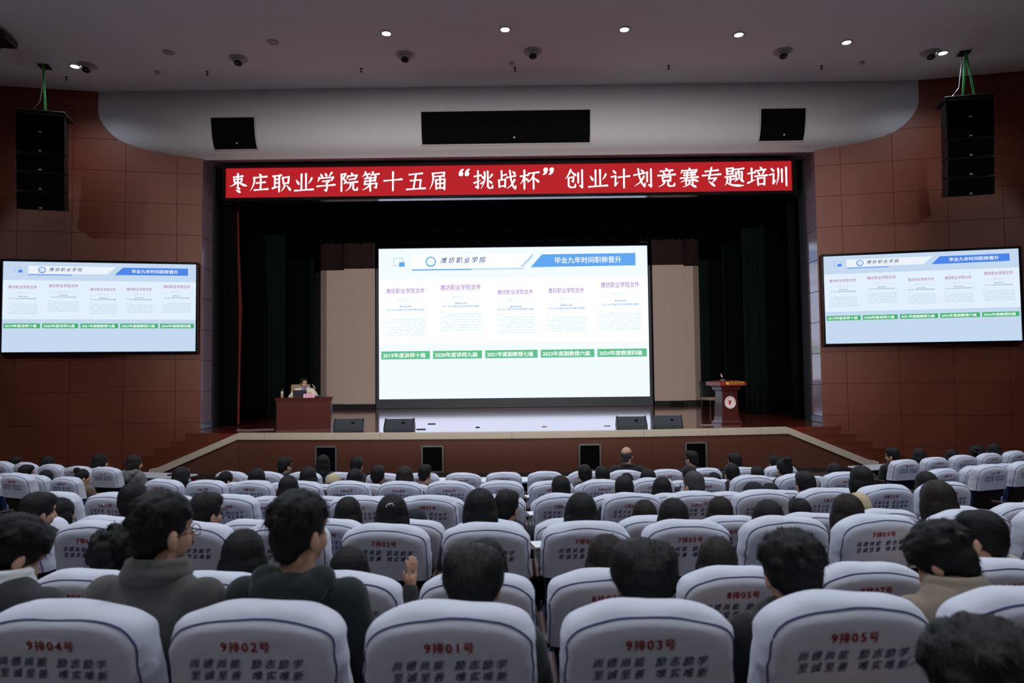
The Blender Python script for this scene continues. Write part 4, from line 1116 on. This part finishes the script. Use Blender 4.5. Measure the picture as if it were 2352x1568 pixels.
def body_mesh(posture, yaw):
    key = (posture, yaw)
    if key in _body: return _body[key]
    P, W_, C_, N_, H_ = [Vector(v) for v in POST[posture][:5]]
    b = MB()
    b.ellipsoid(P, (.15, .11, .10)).ellipsoid(W_, (.13, .09, .12)).ellipsoid(C_, (.15, .095, .14))
    b.limb(P, W_, .10, .09).limb(W_, C_, .09, .09)
    b.limb(N_+Vector((-.14, 0, -.065)), N_+Vector((.14, 0, -.065)), .05, .05)
    b.limb(N_+Vector((0, 0, -.05)), H_+Vector((0, -.015, -.06)), .058, .052)
    hm = head_matrix(posture, yaw); q = hm.to_3x3()
    def he(c, r): b.ellipsoid(hm @ Vector(c), r, q)
    he((0, -.01, .02), (.076, .095, .092)); he((0, .025, -.04), (.060, .065, .075)); he((0, .036, -.078), (.042, .044, .034))
    he((0, .07, .02), (.05, .025, .03)); he((.03, .066, -.045), (.022, .02, .025)); he((-.03, .066, -.045), (.022, .02, .025))
    b.limb(hm @ Vector((0, .090, -.005)), hm @ Vector((0, .106, -.042)), .008, .014)
    he((0, .082, -.072), (.022, .012, .009))
    for s_ in (-1, 1): he((s_*.080, -.008, -.028), (.011, .022, .034))
    for s_, sh_, el, wr_ in arms(posture):
        b.limb(sh_, el, .048, .040).limb(el, wr_, .040, .028)
        if posture == 'raised' and s_ > 0:
            up = Vector((.08, .12, 1)).normalized(); sd = Vector((0.55, 0.83, 0)).normalized()
            pc = wr_+up*.06
            b.limb(wr_, wr_+up*.05+sd*.018, .026, .022).limb(wr_, wr_+up*.05-sd*.018, .026, .022).limb(wr_+up*.05-sd*.024, wr_+up*.085-sd*.03, .016, .012).limb(wr_+up*.05+sd*.024, wr_+up*.085+sd*.03, .016, .012)
            for i, (o_, L_) in enumerate(((-.033, .062), (-.011, .074), (.011, .07), (.033, .056))):
                p0 = wr_+up*.085+sd*o_; p1 = p0+up*L_*.5+sd*o_*.15; p2 = p1+up*L_*.5+Vector((-.012, .004, 0))
                b.limb(p0, p1, .0095, .009).limb(p1, p2, .009, .0078)
            t0 = wr_+up*.03-sd*.028; t1 = t0+up*.03-sd*.03; t2 = t1+up*.035-sd*.008
            b.limb(t0, t1, .014, .011).limb(t1, t2, .011, .009)
        else:
            fw = (wr_-el).normalized(); fw = Vector((fw.x*.4, 1, -.15 if posture != 'desk' else -.08)).normalized(); sd = Vector((1, 0, 0))
            b.ellipsoid(wr_+fw*.05, (.04, .052, .018))
            for i, (o_, L_) in enumerate(((-.03, .06), (-.01, .075), (.01, .07), (.03, .055))):
                p0 = wr_+fw*.09+sd*o_; b.limb(p0, p0+fw*L_*.6+Vector((0, 0, -.006)), .009, .009).limb(p0+fw*L_*.6+Vector((0, 0, -.006)), p0+fw*L_+Vector((0, 0, -.022)), .009, .008)
            b.limb(wr_+fw*.03-sd*s_*.03, wr_+fw*.075-sd*s_*.055, .013, .009)
    for s_ in (-1, 1):
        hip = P+Vector((s_*.09, 0, -.02)); kn = Vector((s_*.11, P.y+.37, .50)); an = Vector((s_*.11, P.y+.36, .10))
        b.limb(hip, kn, .075, .055).limb(kn, an, .052, .036).limb(an+Vector((0, -.02, -.05)), an+Vector((0, .13, -.06)), .036, .03)
    _body[key] = remesh(b, 0.0068 if posture == 'raised' else 0.009, 5, 'person')
    return _body[key]
_jk = {}
def jacket_mesh(posture):
    if posture in _jk: return _jk[posture]
    P, W_, C_, N_, H_ = [Vector(v) for v in POST[posture][:5]]
    b = MB(); k = 1.0
    b.ellipsoid(P+Vector((0, 0, .03)), (.172, .135, .10)).ellipsoid(W_, (.168, .125, .14)).ellipsoid(C_, (.19, .13, .17))
    b.limb(P, W_, .12, .12).limb(W_, C_, .12, .125)
    b.limb(N_+Vector((-.155, 0, -.075)), N_+Vector((.155, 0, -.075)), .072, .072)
    b.limb(N_+Vector((-.06, 0, -.04)), N_+Vector((.06, 0, -.04)), .075, .075)
    cen = N_+Vector((0, .006, .005))
    b.tube([cen+Vector((.078*math.cos(a*math.pi/8), .078*math.sin(a*math.pi/8), -.012*math.sin(a*math.pi/8))) for a in range(17)], .02, 8)
    for s_, sh_, el, wr_ in arms(posture):
        b.limb(sh_, el, .072, .062).limb(el, el.lerp(wr_, .93), .062, .046)
    _jk[posture] = remesh(b, 0.0105, 6, 'jacket')
    return _jk[posture]
_tr = {}
def trousers_mesh(posture):
    if posture in _tr: return _tr[posture]
    P = Vector(POST[posture][0]); b = MB()
    b.ellipsoid(P+Vector((0, 0, -.01)), (.168, .125, .09))
    sh_ = MB()
    for s_ in (-1, 1):
        hip = P+Vector((s_*.09, 0, -.02)); kn = Vector((s_*.11, P.y+.37, .50)); an = Vector((s_*.11, P.y+.36, .09))
        b.limb(hip, kn, .088, .070).limb(kn, an, .068, .056)
    sh_.ellipsoid((0, P.y+.41, .047), (.048, .125, .042)); _tr[posture] = (remesh(b, 0.014, 5, 'trousers'), sh_.mesh('shoe', True))
    return _tr[posture]

def add_strands(me, n, seed, length=(.02, .045), spread=0.5, w=.0011, zmin=-0.3):
    """loose strands over a hair shell"""
    rnd = random.Random(seed); me.calc_loop_triangles()
    polys = [p for p in me.polygons if p.center.z > zmin]
    vs = [tuple(v.co) for v in me.vertices]; fs = [tuple(p.vertices) for p in me.polygons]
    for _ in range(n):
        p = rnd.choice(polys); c = Vector(p.center); nm = Vector(p.normal)
        down = Vector((rnd.uniform(-.5, .5), -0.5 if c.y < .03 else .8, -0.7 if c.z < .08 else -.1))
        tdir = (down-nm*down.dot(nm))
        if tdir.length < 1e-4: continue
        tdir.normalize(); L = rnd.uniform(*length)
        sd = nm.cross(tdir).normalized()*w
        p0 = c-nm*.003; p1 = c+tdir*L*.5+nm*L*.22*spread*rnd.uniform(.4, 1.4); p2 = c+tdir*L+nm*L*.3*spread*rnd.uniform(0, 1.4)
        k = len(vs); vs += [tuple(p0-sd), tuple(p0+sd), tuple(p1-sd*.8), tuple(p1+sd*.8), tuple(p2)]
        fs += [(k, k+1, k+3, k+2), (k+2, k+3, k+4)]
    out = bpy.data.meshes.new(me.name); out.from_pydata(vs, [], fs); out.update()
    out.polygons.foreach_set('use_smooth', [True]*len(out.polygons))
    return out
_hair = {}
def hair_mesh(kind, fine):
    key = (kind, fine)
    if key in _hair: return _hair[key]
    b = MB(); rnd = random.Random(hash(kind) % 100 if False else len(kind)*7+ord(kind[0]))
    e = b.ellipsoid
    def cap_(g=1.0): e((0, -.014, .028), (.087*g, .100*g, .098*g))
    if kind in ('short', 'textured', 'parted', 'crop'):
        g = .965 if kind == 'crop' else 1.0
        cap_(g); e((0, -.05, -.015), (.075*g, .062, .07)); e((0, -.06, -.062), (.056, .038, .034))
        for s_ in (-1, 1): e((s_*.062, -.022, .0), (.024, .055, .052))
        if kind != 'crop': e((0, .022, .068), (.074, .078, .052))
        if kind == 'textured':
            e((0, -.02, .05), (.094, .102, .088))
            for i in range(70):
                a = rnd.uniform(0, 2*math.pi); h = rnd.uniform(-.1, 1); rr = math.sqrt(max(0, 1-h*h))
                c = Vector((math.cos(a)*rr*.088, -.016+math.sin(a)*rr*.1, .04+h*.088))
                e(c, (.016, .02, .016), None, 8, 6)
        if kind == 'parted':
            e((0, -.02, .02), (.1, .106, .084)); e((-.044, -.014, .052), (.055, .088, .067)); e((.046, -.014, .05), (.053, .088, .066)); e((0, -.05, -.03), (.074, .062, .058))
    elif kind in ('long', 'clip'):
        cap_(1.1); e((0, -.05, -.05), (.1, .078, .12)); e((0, -.075, -.17), (.102, .058, .14)); e((0, -.085, -.28), (.085, .045, .1))
        for s_ in (-1, 1): e((s_*.078, -.002, -.05), (.03, .056, .11)); e((s_*.085, -.02, -.16), (.03, .05, .11))
    elif kind == 'bob':
        cap_(1.1); e((0, -.042, -.04), (.104, .082, .10)); e((0, -.05, -.10), (.098, .072, .065))
        for s_ in (-1, 1): e((s_*.08, .004, -.05), (.028, .058, .085))
    elif kind == 'curly':
        cap_(1.05)
        for i in range(90):
            a = rnd.uniform(0, 2*math.pi); h = rnd.uniform(-.75, 1); rr = math.sqrt(max(0, 1-h*h))
            c = Vector((math.cos(a)*rr*.1, -.02+math.sin(a)*rr*.108, .02+h*.108))
            if c.y > .05 and c.z < .05: continue
            e(c, (.027, .027, .027), None, 8, 6)
    elif kind == 'pony':
        cap_(1.0); e((0, -.05, -.015), (.076, .062, .07)); e((0, -.06, -.06), (.055, .036, .034))
        for s_ in (-1, 1): e((s_*.062, -.022, .0), (.024, .055, .052))
        b.limb((0, -.1, .03), (0, -.15, .02), .026, .036).limb((0, -.15, .02), (-.01, -.165, -.10), .036, .024).limb((-.01, -.165, -.1), (-.015, -.15, -.2), .024, .008)
    elif kind == 'bun':
        cap_(1.0); e((0, -.05, -.015), (.076, .062, .07)); e((0, -.06, -.06), (.055, .036, .034))
        for s_ in (-1, 1): e((s_*.062, -.022, .0), (.024, .055, .052))
        e((0, -.085, .105), (.048, .048, .044)); b.limb((0, -.085, .105), (-.06, -.10, .125), .012, .006); b.limb((0, -.085, .105), (.05, -.12, .12), .012, .005)
    elif kind == 'bald':
        e((0, -.04, .002), (.0835, .07, .068)); e((0, -.062, -.062), (.056, .036, .034))
        for s_ in (-1, 1): e((s_*.062, -.012, .004), (.022, .056, .05))
    elif kind == 'undercap':
        e((0, -.045, -.02), (.078, .064, .066)); e((0, -.06, -.062), (.056, .036, .034))
        for s_ in (-1, 1): e((s_*.063, -.02, -.008), (.022, .052, .046))
    me = remesh(b, 0.0065 if fine else 0.009, 4, 'hair')
    if fine: me = add_strands(me, 900 if kind not in ('crop', 'bald') else 500, len(kind), zmin=-.4 if kind in ('long', 'clip') else -.12)
    _hair[key] = me
    return me
def cap_mesh():
    b = MB(); b.lathe([(.001, .128), (.03, .126), (.06, .11), (.082, .08), (.094, .04), (.097, .012), (.094, .008)], 28)
    b.v = [(x, y*1.12-.012, z) for x, y, z in b.v]
    crown = b.mesh('crown', True)
    n = 14; vs = []; fs = []
    for i in range(n+1):
        a = math.pi*(0.12+0.76*i/n)
        x, y = .097*math.cos(a), .108*math.sin(a)-.012
        vs += [(x, y, .014), (x*.95, y+.075*math.sin(a), -.002-.012*abs(math.cos(a))), (x*.95, y+.075*math.sin(a), -.007-.012*abs(math.cos(a))), (x, y, .008)]
    for i in range(n):
        p = 4*i; q = p+4
        for k in range(4): fs.append((p+k, p+(k+1) % 4, q+(k+1) % 4, q+k))
    fs += [(0, 1, 2, 3), (4*n+3, 4*n+2, 4*n+1, 4*n)]
    return crown, MB().add(vs, fs).mesh('brim', True)
CROWN, BRIM = cap_mesh()
g = MB()
for s_ in (-1, 1):
    g.tube([(s_*.033+.026*math.cos(a*math.pi/8), .101, -.012+.02*math.sin(a*math.pi/8)) for a in range(17)], .0018, 6)
    g.tube([(s_*.06, .1, -.006), (s_*.083, .06, -.008), (s_*.084, -.01, -.01), (s_*.082, -.03, -.03)], .0018, 6)
g.tube([(-.008, .102, -.008), (.008, .102, -.008)], .0018, 6)
GLASSES = g.mesh('glasses', True)
HOOD = remesh(MB().ellipsoid((0, -.075, -.03), (.13, .055, .06)).ellipsoid((.09, -.03, -.005), (.05, .06, .045)).ellipsoid((-.09, -.03, -.005), (.05, .06, .045)).ellipsoid((0, -.1, -.08), (.09, .045, .07)), .01, 6, 'hood')
COLLAR = remesh(MB().tube([(.088*math.cos(a*math.pi/10), .088*math.sin(a*math.pi/10)+.003, .0-.012*math.sin(a*math.pi/10)) for a in range(21)], .026, 8).tube([(.082*math.cos(a*math.pi/10), .08*math.sin(a*math.pi/10)+.008, .034-.012*math.sin(a*math.pi/10)) for a in range(21)], .02, 8), .009, 4, 'collar')
MASK = MB().ellipsoid((0, .065, -.065), (.058, .045, .045), None, 16, 10).mesh('face_mask', True)
CLIP = MB().tube([(.022*math.cos(a*math.pi/8)+.0, 0, .016*math.sin(a*math.pi/8)) for a in range(17)], .004, 8).tube([(-.004, 0, -.014), (.004, 0, .014)], .003, 6).mesh('hair_clip', True)

def person(loc, rz, s, posture, yaw, hair, cloth, label, fine=False, hairmat='hair', glasses=False, extra=(), group=None, trousers=True, wide=1.0):
    o = link('person', body_mesh(posture, yaw), None, loc, (0, 0, rz), M['skin']); o.scale = (s, s, s)
    tag(o, label, 'person', group)
    hm = head_matrix(posture, yaw)
    def onhead(name, me, m_):
        c = link(name, me, o, None, None, m_); c.matrix_local = hm; return c
    if hair in ('cap_beige', 'cap_black'):
        h_ = onhead('hair', hair_mesh('undercap', fine), M[hairmat])
        cp = onhead('cap', CROWN, M[hair]); link('brim', BRIM, cp, None, None, M[hair])
    else:
        h_ = onhead('hair', hair_mesh(hair, fine), M[hairmat]); h_.scale = (wide, wide, 1)
    jk = link('jacket', jacket_mesh(posture), o, None, None, CLOTH[cloth])
    N_ = Vector(POST[posture][3])
    tr, sho = trousers_mesh(posture)
    link('trousers', tr, o, None, None, M['trousers']); [link('shoe', sho, o, (s_*.11, 0, 0), None, M['shoes']) for s_ in (-1, 1)]
    if glasses: onhead('glasses', GLASSES, M['glass_frame'])
    for x in extra:
        if x == 'hood': link('hood', HOOD, jk, N_+Vector((0, 0, .01)), None, CLOTH[cloth])
        elif x.startswith('hood_'): link('hood', HOOD, jk, N_+Vector((0, 0, .01)), None, CLOTH[x[5:]])
        elif x == 'collar': link('collar', COLLAR, jk, N_+Vector((0, 0, .012)), None, CLOTH[cloth])
        elif x.startswith('collar_'): link('collar', COLLAR, jk, N_+Vector((0, 0, .012)), None, CLOTH[x[7:]])
        elif x == 'mask': onhead('face_mask', MASK, M['mask'])
        elif x == 'clip':
            c = link('hair_clip', CLIP, h_, (0.0, -.112, .075), (R(35), R(-20), 0), M['badge'])
    if any(x in extra for x in ('face',)):
        for s_ in (-1, 1):
            e = link('eye', EYE, o, None, None, M['eye']); e.matrix_local = hm @ Matrix.Translation((s_*.031, .083, -.012))
            e = link('eyebrow', BROW, o, None, None, M['hair']); e.matrix_local = hm @ Matrix.Translation((s_*.032, .088, .012))
        e = link('mouth', LIP, o, None, None, M['lips']); e.matrix_local = hm @ Matrix.Translation((0, .091, -.073))
    return o
EYE = MB().ellipsoid((0, 0, 0), (.013, .008, .006), None, 12, 8).mesh('eye', True)
BROW = MB().ellipsoid((0, 0, 0), (.02, .007, .005), None, 12, 8).mesh('eyebrow', True)
LIP = MB().ellipsoid((0, 0, 0), (.02, .008, .009), None, 12, 8).mesh('mouth', True)

# row, seat, sideways shift, head-top height, hair, head turn, clothing, glasses, extras, hair colour, what the label says
A_ = 'audience in the seats'
PEOPLE = [
 (9, 4, .11, 1.27, 'textured', -28, 'grey', 1, ('collar',), 'hair', 'person in a grey high collared jacket with glasses'),
 (9, 2, .02, 1.27, 'textured', -22, 'darkgreen', 0, ('hood',), 'hair', 'person in a dark hooded jacket with spiky hair'),
 (9, 1, .01, 1.10, 'parted', 0, 'charcoal', 0, (), 'hair', 'person with parted black hair and visible ears'),
 (9, 3, .02, 1.11, 'parted', 12, 'charcoal', 1, (), 'hair', 'person with thick round black hair and glasses'),
 (9, 5, .0, 1.12, 'textured', 10, 'black', 0, (), 'hair', 'person with tousled short black hair'),
 (9, 7, .04, 1.10, 'textured', 30, 'tan', 0, ('collar',), 'hair', 'person in a tan jacket bowing the head'),
 (9, 6, .06, 1.15, 'textured', -30, 'charcoal', 0, ('collar_white',), 'hair', 'white collared person bowing the head at the left picture edge'),
 (10, 5, -.05, 1.16, 'textured', 0, 'black', 0, (), 'hair', 'nearest head at lower right, dark hair out of focus'),
 (10, 2, -.12, 1.03, 'short', 0, 'black', 0, (), 'hair_brown', 'top of a brown haired head peeking in at the lower left edge'),
 (8, 6, -.05, 1.11, 'curly', 0, 'black', 0, (), 'hair', 'person with fluffy black hair'),
 (8, 4, -.01, 1.10, 'bob', 0, 'black', 0, (), 'hair', 'person with a smooth round black bob'),
 (8, 2, -.01, 1.03, 'long', -14, 'charcoal', 0, (), 'hair', 'long haired person raising one open hand beside the face'),
 (8, 1, .04, 1.06, 'long', 0, 'black', 0, (), 'hair', 'long haired person mostly hidden by parted hair'),
 (8, 3, .02, 1.07, 'bob', 0, 'black', 0, (), 'hair_brown', 'bob haired person partly hidden by a head'),
 (8, 5, -.04, 1.05, 'bob', 0, 'black', 0, (), 'hair_brown', 'person with a dark brown rounded bob'),
 (8, 9, .22, 1.14, 'short', 28, 'cream', 0, ('hood',), 'hair', 'short haired person in a cream hooded top at the right edge'),
 (7, 1, -.01, 1.11, 'long', 0, 'black', 0, (), 'hair', 'person with smooth long black hair'),
 (7, 3, -.02, 1.08, 'long', 0, 'black', 0, (), 'hair', 'person with a dome of straight long black hair'),
 (7, 2, .02, 1.08, 'clip', -10, 'black', 0, ('clip',), 'hair', 'person with a pale clip in black hair'),
 (7, 6, -.04, 1.10, 'short', -28, 'black', 1, (), 'hair', 'short haired person with glasses looking right'),
 (7, 11, .05, 1.10, 'long', 0, 'navy', 0, (), 'hair_brown', 'person with long reddish brown hair'),
 (7, 9, -.06, 1.04, 'bob', 0, 'black', 0, (), 'hair_brown', 'person with brown hair bowed low'),
 (7, 7, .0, 1.02, 'long', 0, 'black', 0, (), 'hair', 'person with long black hair sunk low in the seat'),
 (7, 5, -.02, 1.04, 'bob', 0, 'black', 0, (), 'hair', 'person with a black bob sunk low in the seat'),
 (7, 10, -.03, 1.09, 'short', -28, 'black', 0, (), 'hair', 'short haired person turned right'),
 (6, 4, .02, 1.08, 'long', 0, 'black', 0, (), 'hair', 'person with a pointed fall of long black hair'),
 (6, 1, .1, 1.13, 'short', -28, 'black', 0, (), 'hair', 'short haired person half hidden by long hair'),
 (6, 9, .03, 1.03, 'short', 0, 'black', 0, (), 'hair', 'short haired person low behind the seats'),
 (6, 7, .02, 1.05, 'bob', 0, 'black', 0, (), 'hair_brown', 'person with a dark brown bob'),
 (6, 5, -.02, 1.04, 'bob', 0, 'black', 0, (), 'hair_brown', 'person with brown hair low in the seat'),
 (6, 12, -.02, 1.05, 'bob', -28, 'black', 0, (), 'hair', 'person with black hair'),
 (6, 10, .0, 1.17, 'short', 0, 'black', 0, (), 'hair', 'short haired person behind the grey jacket'),
 (6, 2, .03, 1.0, 'cap_black', -28, 'navy', 0, (), 'hair', 'person in a dark cap'),
 (6, 11, .0, 1.05, 'cap_beige', -28, 'black', 0, (), 'hair', 'person wearing a beige cap'),
 (5, 3, .01, 1.09, 'short', 12, 'black', 0, (), 'hair', 'short haired person'),
 (5, 5, -.03, 1.08, 'short', 0, 'black', 0, (), 'hair', 'short haired person with a round head'),
 (5, 7, .05, 1.11, 'crop', 28, 'charcoal', 1, (), 'hair_grey', 'person with cropped greying hair and glasses'),
 (5, 9, .0, 1.0, 'cap_black', 28, 'black', 0, (), 'hair', 'person in a black cap'),
 (5, 11, -.03, 1.08, 'short', 12, 'black', 0, (), 'hair', 'short haired person facing left'),
 (5, 13, -.02, 1.10, 'bob', 12, 'black', 0, (), 'hair', 'person with black hair falling over the ear'),
 (5, 15, .06, 1.03, 'bob', 0, 'black', 0, (), 'hair', 'person with a smooth bob'),
 (4, 7, -.02, 1.09, 'long', 0, 'black', 0, (), 'hair', 'long haired person'),
 (4, 11, .0, 1.01, 'short', 0, 'black', 0, (), 'hair', 'short haired person low in the seat'),
 (4, 8, .04, 1.13, 'long', 0, 'black', 0, (), 'hair', 'person with long dark hair'),
 (3, 5, .05, 1.09, 'short', 0, 'black', 0, (), 'hair', 'short haired person'),
 (3, 7, .02, 1.04, 'bob', 0, 'black', 0, (), 'hair', 'person with a low bob'),
 (3, 9, -.06, 1.07, 'short', 12, 'black', 1, (), 'hair', 'short haired person with glasses, hand at chin'),
 (3, 11, -.1, 1.08, 'short', 12, 'black', 0, (), 'hair', 'short haired person leaning left'),
 (3, 13, .0, 1.12, 'bun', 0, 'black', 0, (), 'hair', 'person with hair tied up high'),
 (3, 15, .03, 1.04, 'bob', 0, 'black', 0, (), 'hair', 'person with a round head of dark hair'),
 (3, 8, -.01, 1.09, 'bob', 0, 'black', 0, (), 'hair', 'person with a black bob'),
 (3, 6, -.02, 1.07, 'bob', 0, 'black', 0, (), 'hair', 'person with dark hair'),
 (3, 4, -.02, 1.10, 'long', 0, 'black', 0, (), 'hair_brown', 'person with long brownish hair'),
 (3, 10, -.12, 1.07, 'bob', 0, 'black', 0, (), 'hair', 'person with a rounded dark bob'),
 (3, 14, .02, 1.07, 'long', -28, 'black', 0, ('mask',), 'hair', 'long haired person in a blue face mask'),
 (2, 16, .01, 1.05, 'bun', -28, 'khaki', 0, ('collar',), 'hair', 'person in khaki with a messy bun'),
 (2, 5, -.03, 1.16, 'short', 0, 'black', 0, (), 'hair', 'short haired person'),
 (2, 7, -.1, 1.05, 'short', 0, 'tan', 0, (), 'hair', 'short haired person in pale clothing'),
 (2, 11, -.03, 1.02, 'bob', 0, 'black', 0, (), 'hair', 'person with brown black hair'),
 (2, 13, -.04, 1.08, 'short', 12, 'black', 0, (), 'hair', 'short haired person'),
 (2, 6, .06, 1.17, 'short', -12, 'black', 0, (), 'hair', 'short haired person in a dark coat'),
 (2, 4, .15, 1.19, 'short', -28, 'khaki', 1, (), 'hair', 'short haired person with glasses in khaki'),
 (2, 14, .18, 1.08, 'pony', -28, 'tan', 0, (), 'hair', 'person with a ponytail turned to the right'),
 (2, 8, .0, 1.06, 'cap_beige', 0, 'black', 0, (), 'hair', 'person in a beige cap'),
 (2, 18, -.1, 1.0, 'bob', 0, 'black', 0, (), 'hair', 'person with fluffy dark hair low in the seat'),
 (2, 20, .02, 1.07, 'short', -28, 'navy', 0, (), 'hair', 'short haired person in a navy coat'),
 (1, 7, .04, 1.28, 'bald', -22, 'black', 1, (), 'hair_grey', 'balding person in a black suit sitting tall'),
 (1, 11, -.1, 1.2, 'short', 28, 'black', 1, (), 'hair', 'short haired person with glasses looking left'),
 (1, 13, .0, 1.14, 'short', 28, 'black', 1, (), 'hair', 'bushy haired person with glasses looking left'),
 (1, 15, .06, 1.09, 'short', 12, 'black', 1, (), 'hair', 'small dark head with glasses'),
 (1, 17, .04, 1.12, 'short', 28, 'black', 1, (), 'hair', 'short haired person with glasses looking left'),
 (1, 19, .0, 1.07, 'bob', 0, 'black', 0, (), 'hair', 'person with wide dark hair'),
 (1, 21, .06, 1.03, 'bob', 0, 'black', 0, (), 'hair', 'person with a round dark head'),
 (1, 23, .06, 1.06, 'curly', 0, 'black', 0, (), 'hair', 'person with loose dark hair'),
 (1, 25, -.1, 1.06, 'bob', 28, 'black', 0, (), 'hair', 'person with the cheek turned left at the right edge'),
 (1, 12, .16, 1.15, 'short', -28, 'black', 1, ('hood',), 'hair', 'person with glasses in a black hooded coat'),
 (1, 10, .16, 1.19, 'long', 0, 'black', 0, (), 'hair', 'person with very long black hair'),
 (1, 8, .1, 1.16, 'short', 0, 'black', 0, (), 'hair', 'short haired person with a round head'),
 (1, 18, .14, 1.13, 'long', -28, 'white', 1, ('collar_white',), 'hair', 'long haired person with glasses and white top'),
 (1, 16, .2, 1.13, 'long', -28, 'ash', 0, ('hood_ash',), 'hair_brown', 'person in an ash grey hooded top'),
 (1, 22, .12, 1.05, 'long', -28, 'black', 0, (), 'hair', 'person with long dark hair in profile'),
 (1, 24, -.05, 1.02, 'short', -28, 'black', 0, (), 'hair', 'short haired person in profile at the left edge'),
]
WIDE = {(9, 4): .93, (9, 2): .95, (9, 1): 1.05, (9, 3): 1.14, (9, 5): 1.06, (9, 7): 1.05, (10, 5): 1.1}
for (r, n, dx, h, hair, yaw, cloth, gl, extra, hc, lab) in PEOPLE:
    h -= .03 if r >= 9 else (.02 if r == 8 else .006)
    loc, th = chair_frame(r, n)
    if 'bowing' in lab: post = 'lean'; ref = 1.12
    elif 'raising one open hand' in lab: post = 'raised'; ref = 1.112
    elif h >= 1.175: post = 'upright'; ref = 1.27
    else: post = 'slouch'; ref = 1.112
    yaw_q = 28 if yaw > 20 else (-28 if yaw < -20 else 0)
    p = loc + Matrix.Rotation(th, 3, 'Z') @ Vector((dx, 0, 0))
    p.z += 0.001
    label = lab if 'edge' in lab or 'nearest head' in lab else '%s, %s' % (lab, place_words(r, n).replace('of the centre gap', 'of centre').replace('in the ', 'in '))
    person(p, th+R(random.Random(r*50+n).uniform(-6, 6)), h/ref, post, yaw_q, hair, cloth, label, fine=(r >= 6), hairmat=hc, glasses=bool(gl), extra=extra, group=A_, wide=WIDE.get((r, n), 1.0))

# the speaker at the desk on stage
sp = person((-5.40, 17.62, Z+0.002), math.pi+R(8), 1.06, 'desk', 28, 'crop', 'jacketcream', 'person in a cream jacket over a blue shirt speaking at the stage desk', fine=True, extra=('face',))
N_ = Vector(POST['desk'][3])
sh_ = remesh(MB().ellipsoid(N_+Vector((0, .09, -.075)), (.05, .08, .10)).ellipsoid(N_+Vector((0, .075, -.02)), (.06, .05, .045)).ellipsoid(N_+Vector((0, .03, -.01)), (.066, .06, .03)).ellipsoid(N_+Vector((.035, .07, -.015)), (.03, .03, .02)).ellipsoid(N_+Vector((-.035, .07, -.015)), (.03, .03, .02)), .008, 3, 'shirt')
link('shirt', sh_, sp, None, None, M['shirt_blue'])
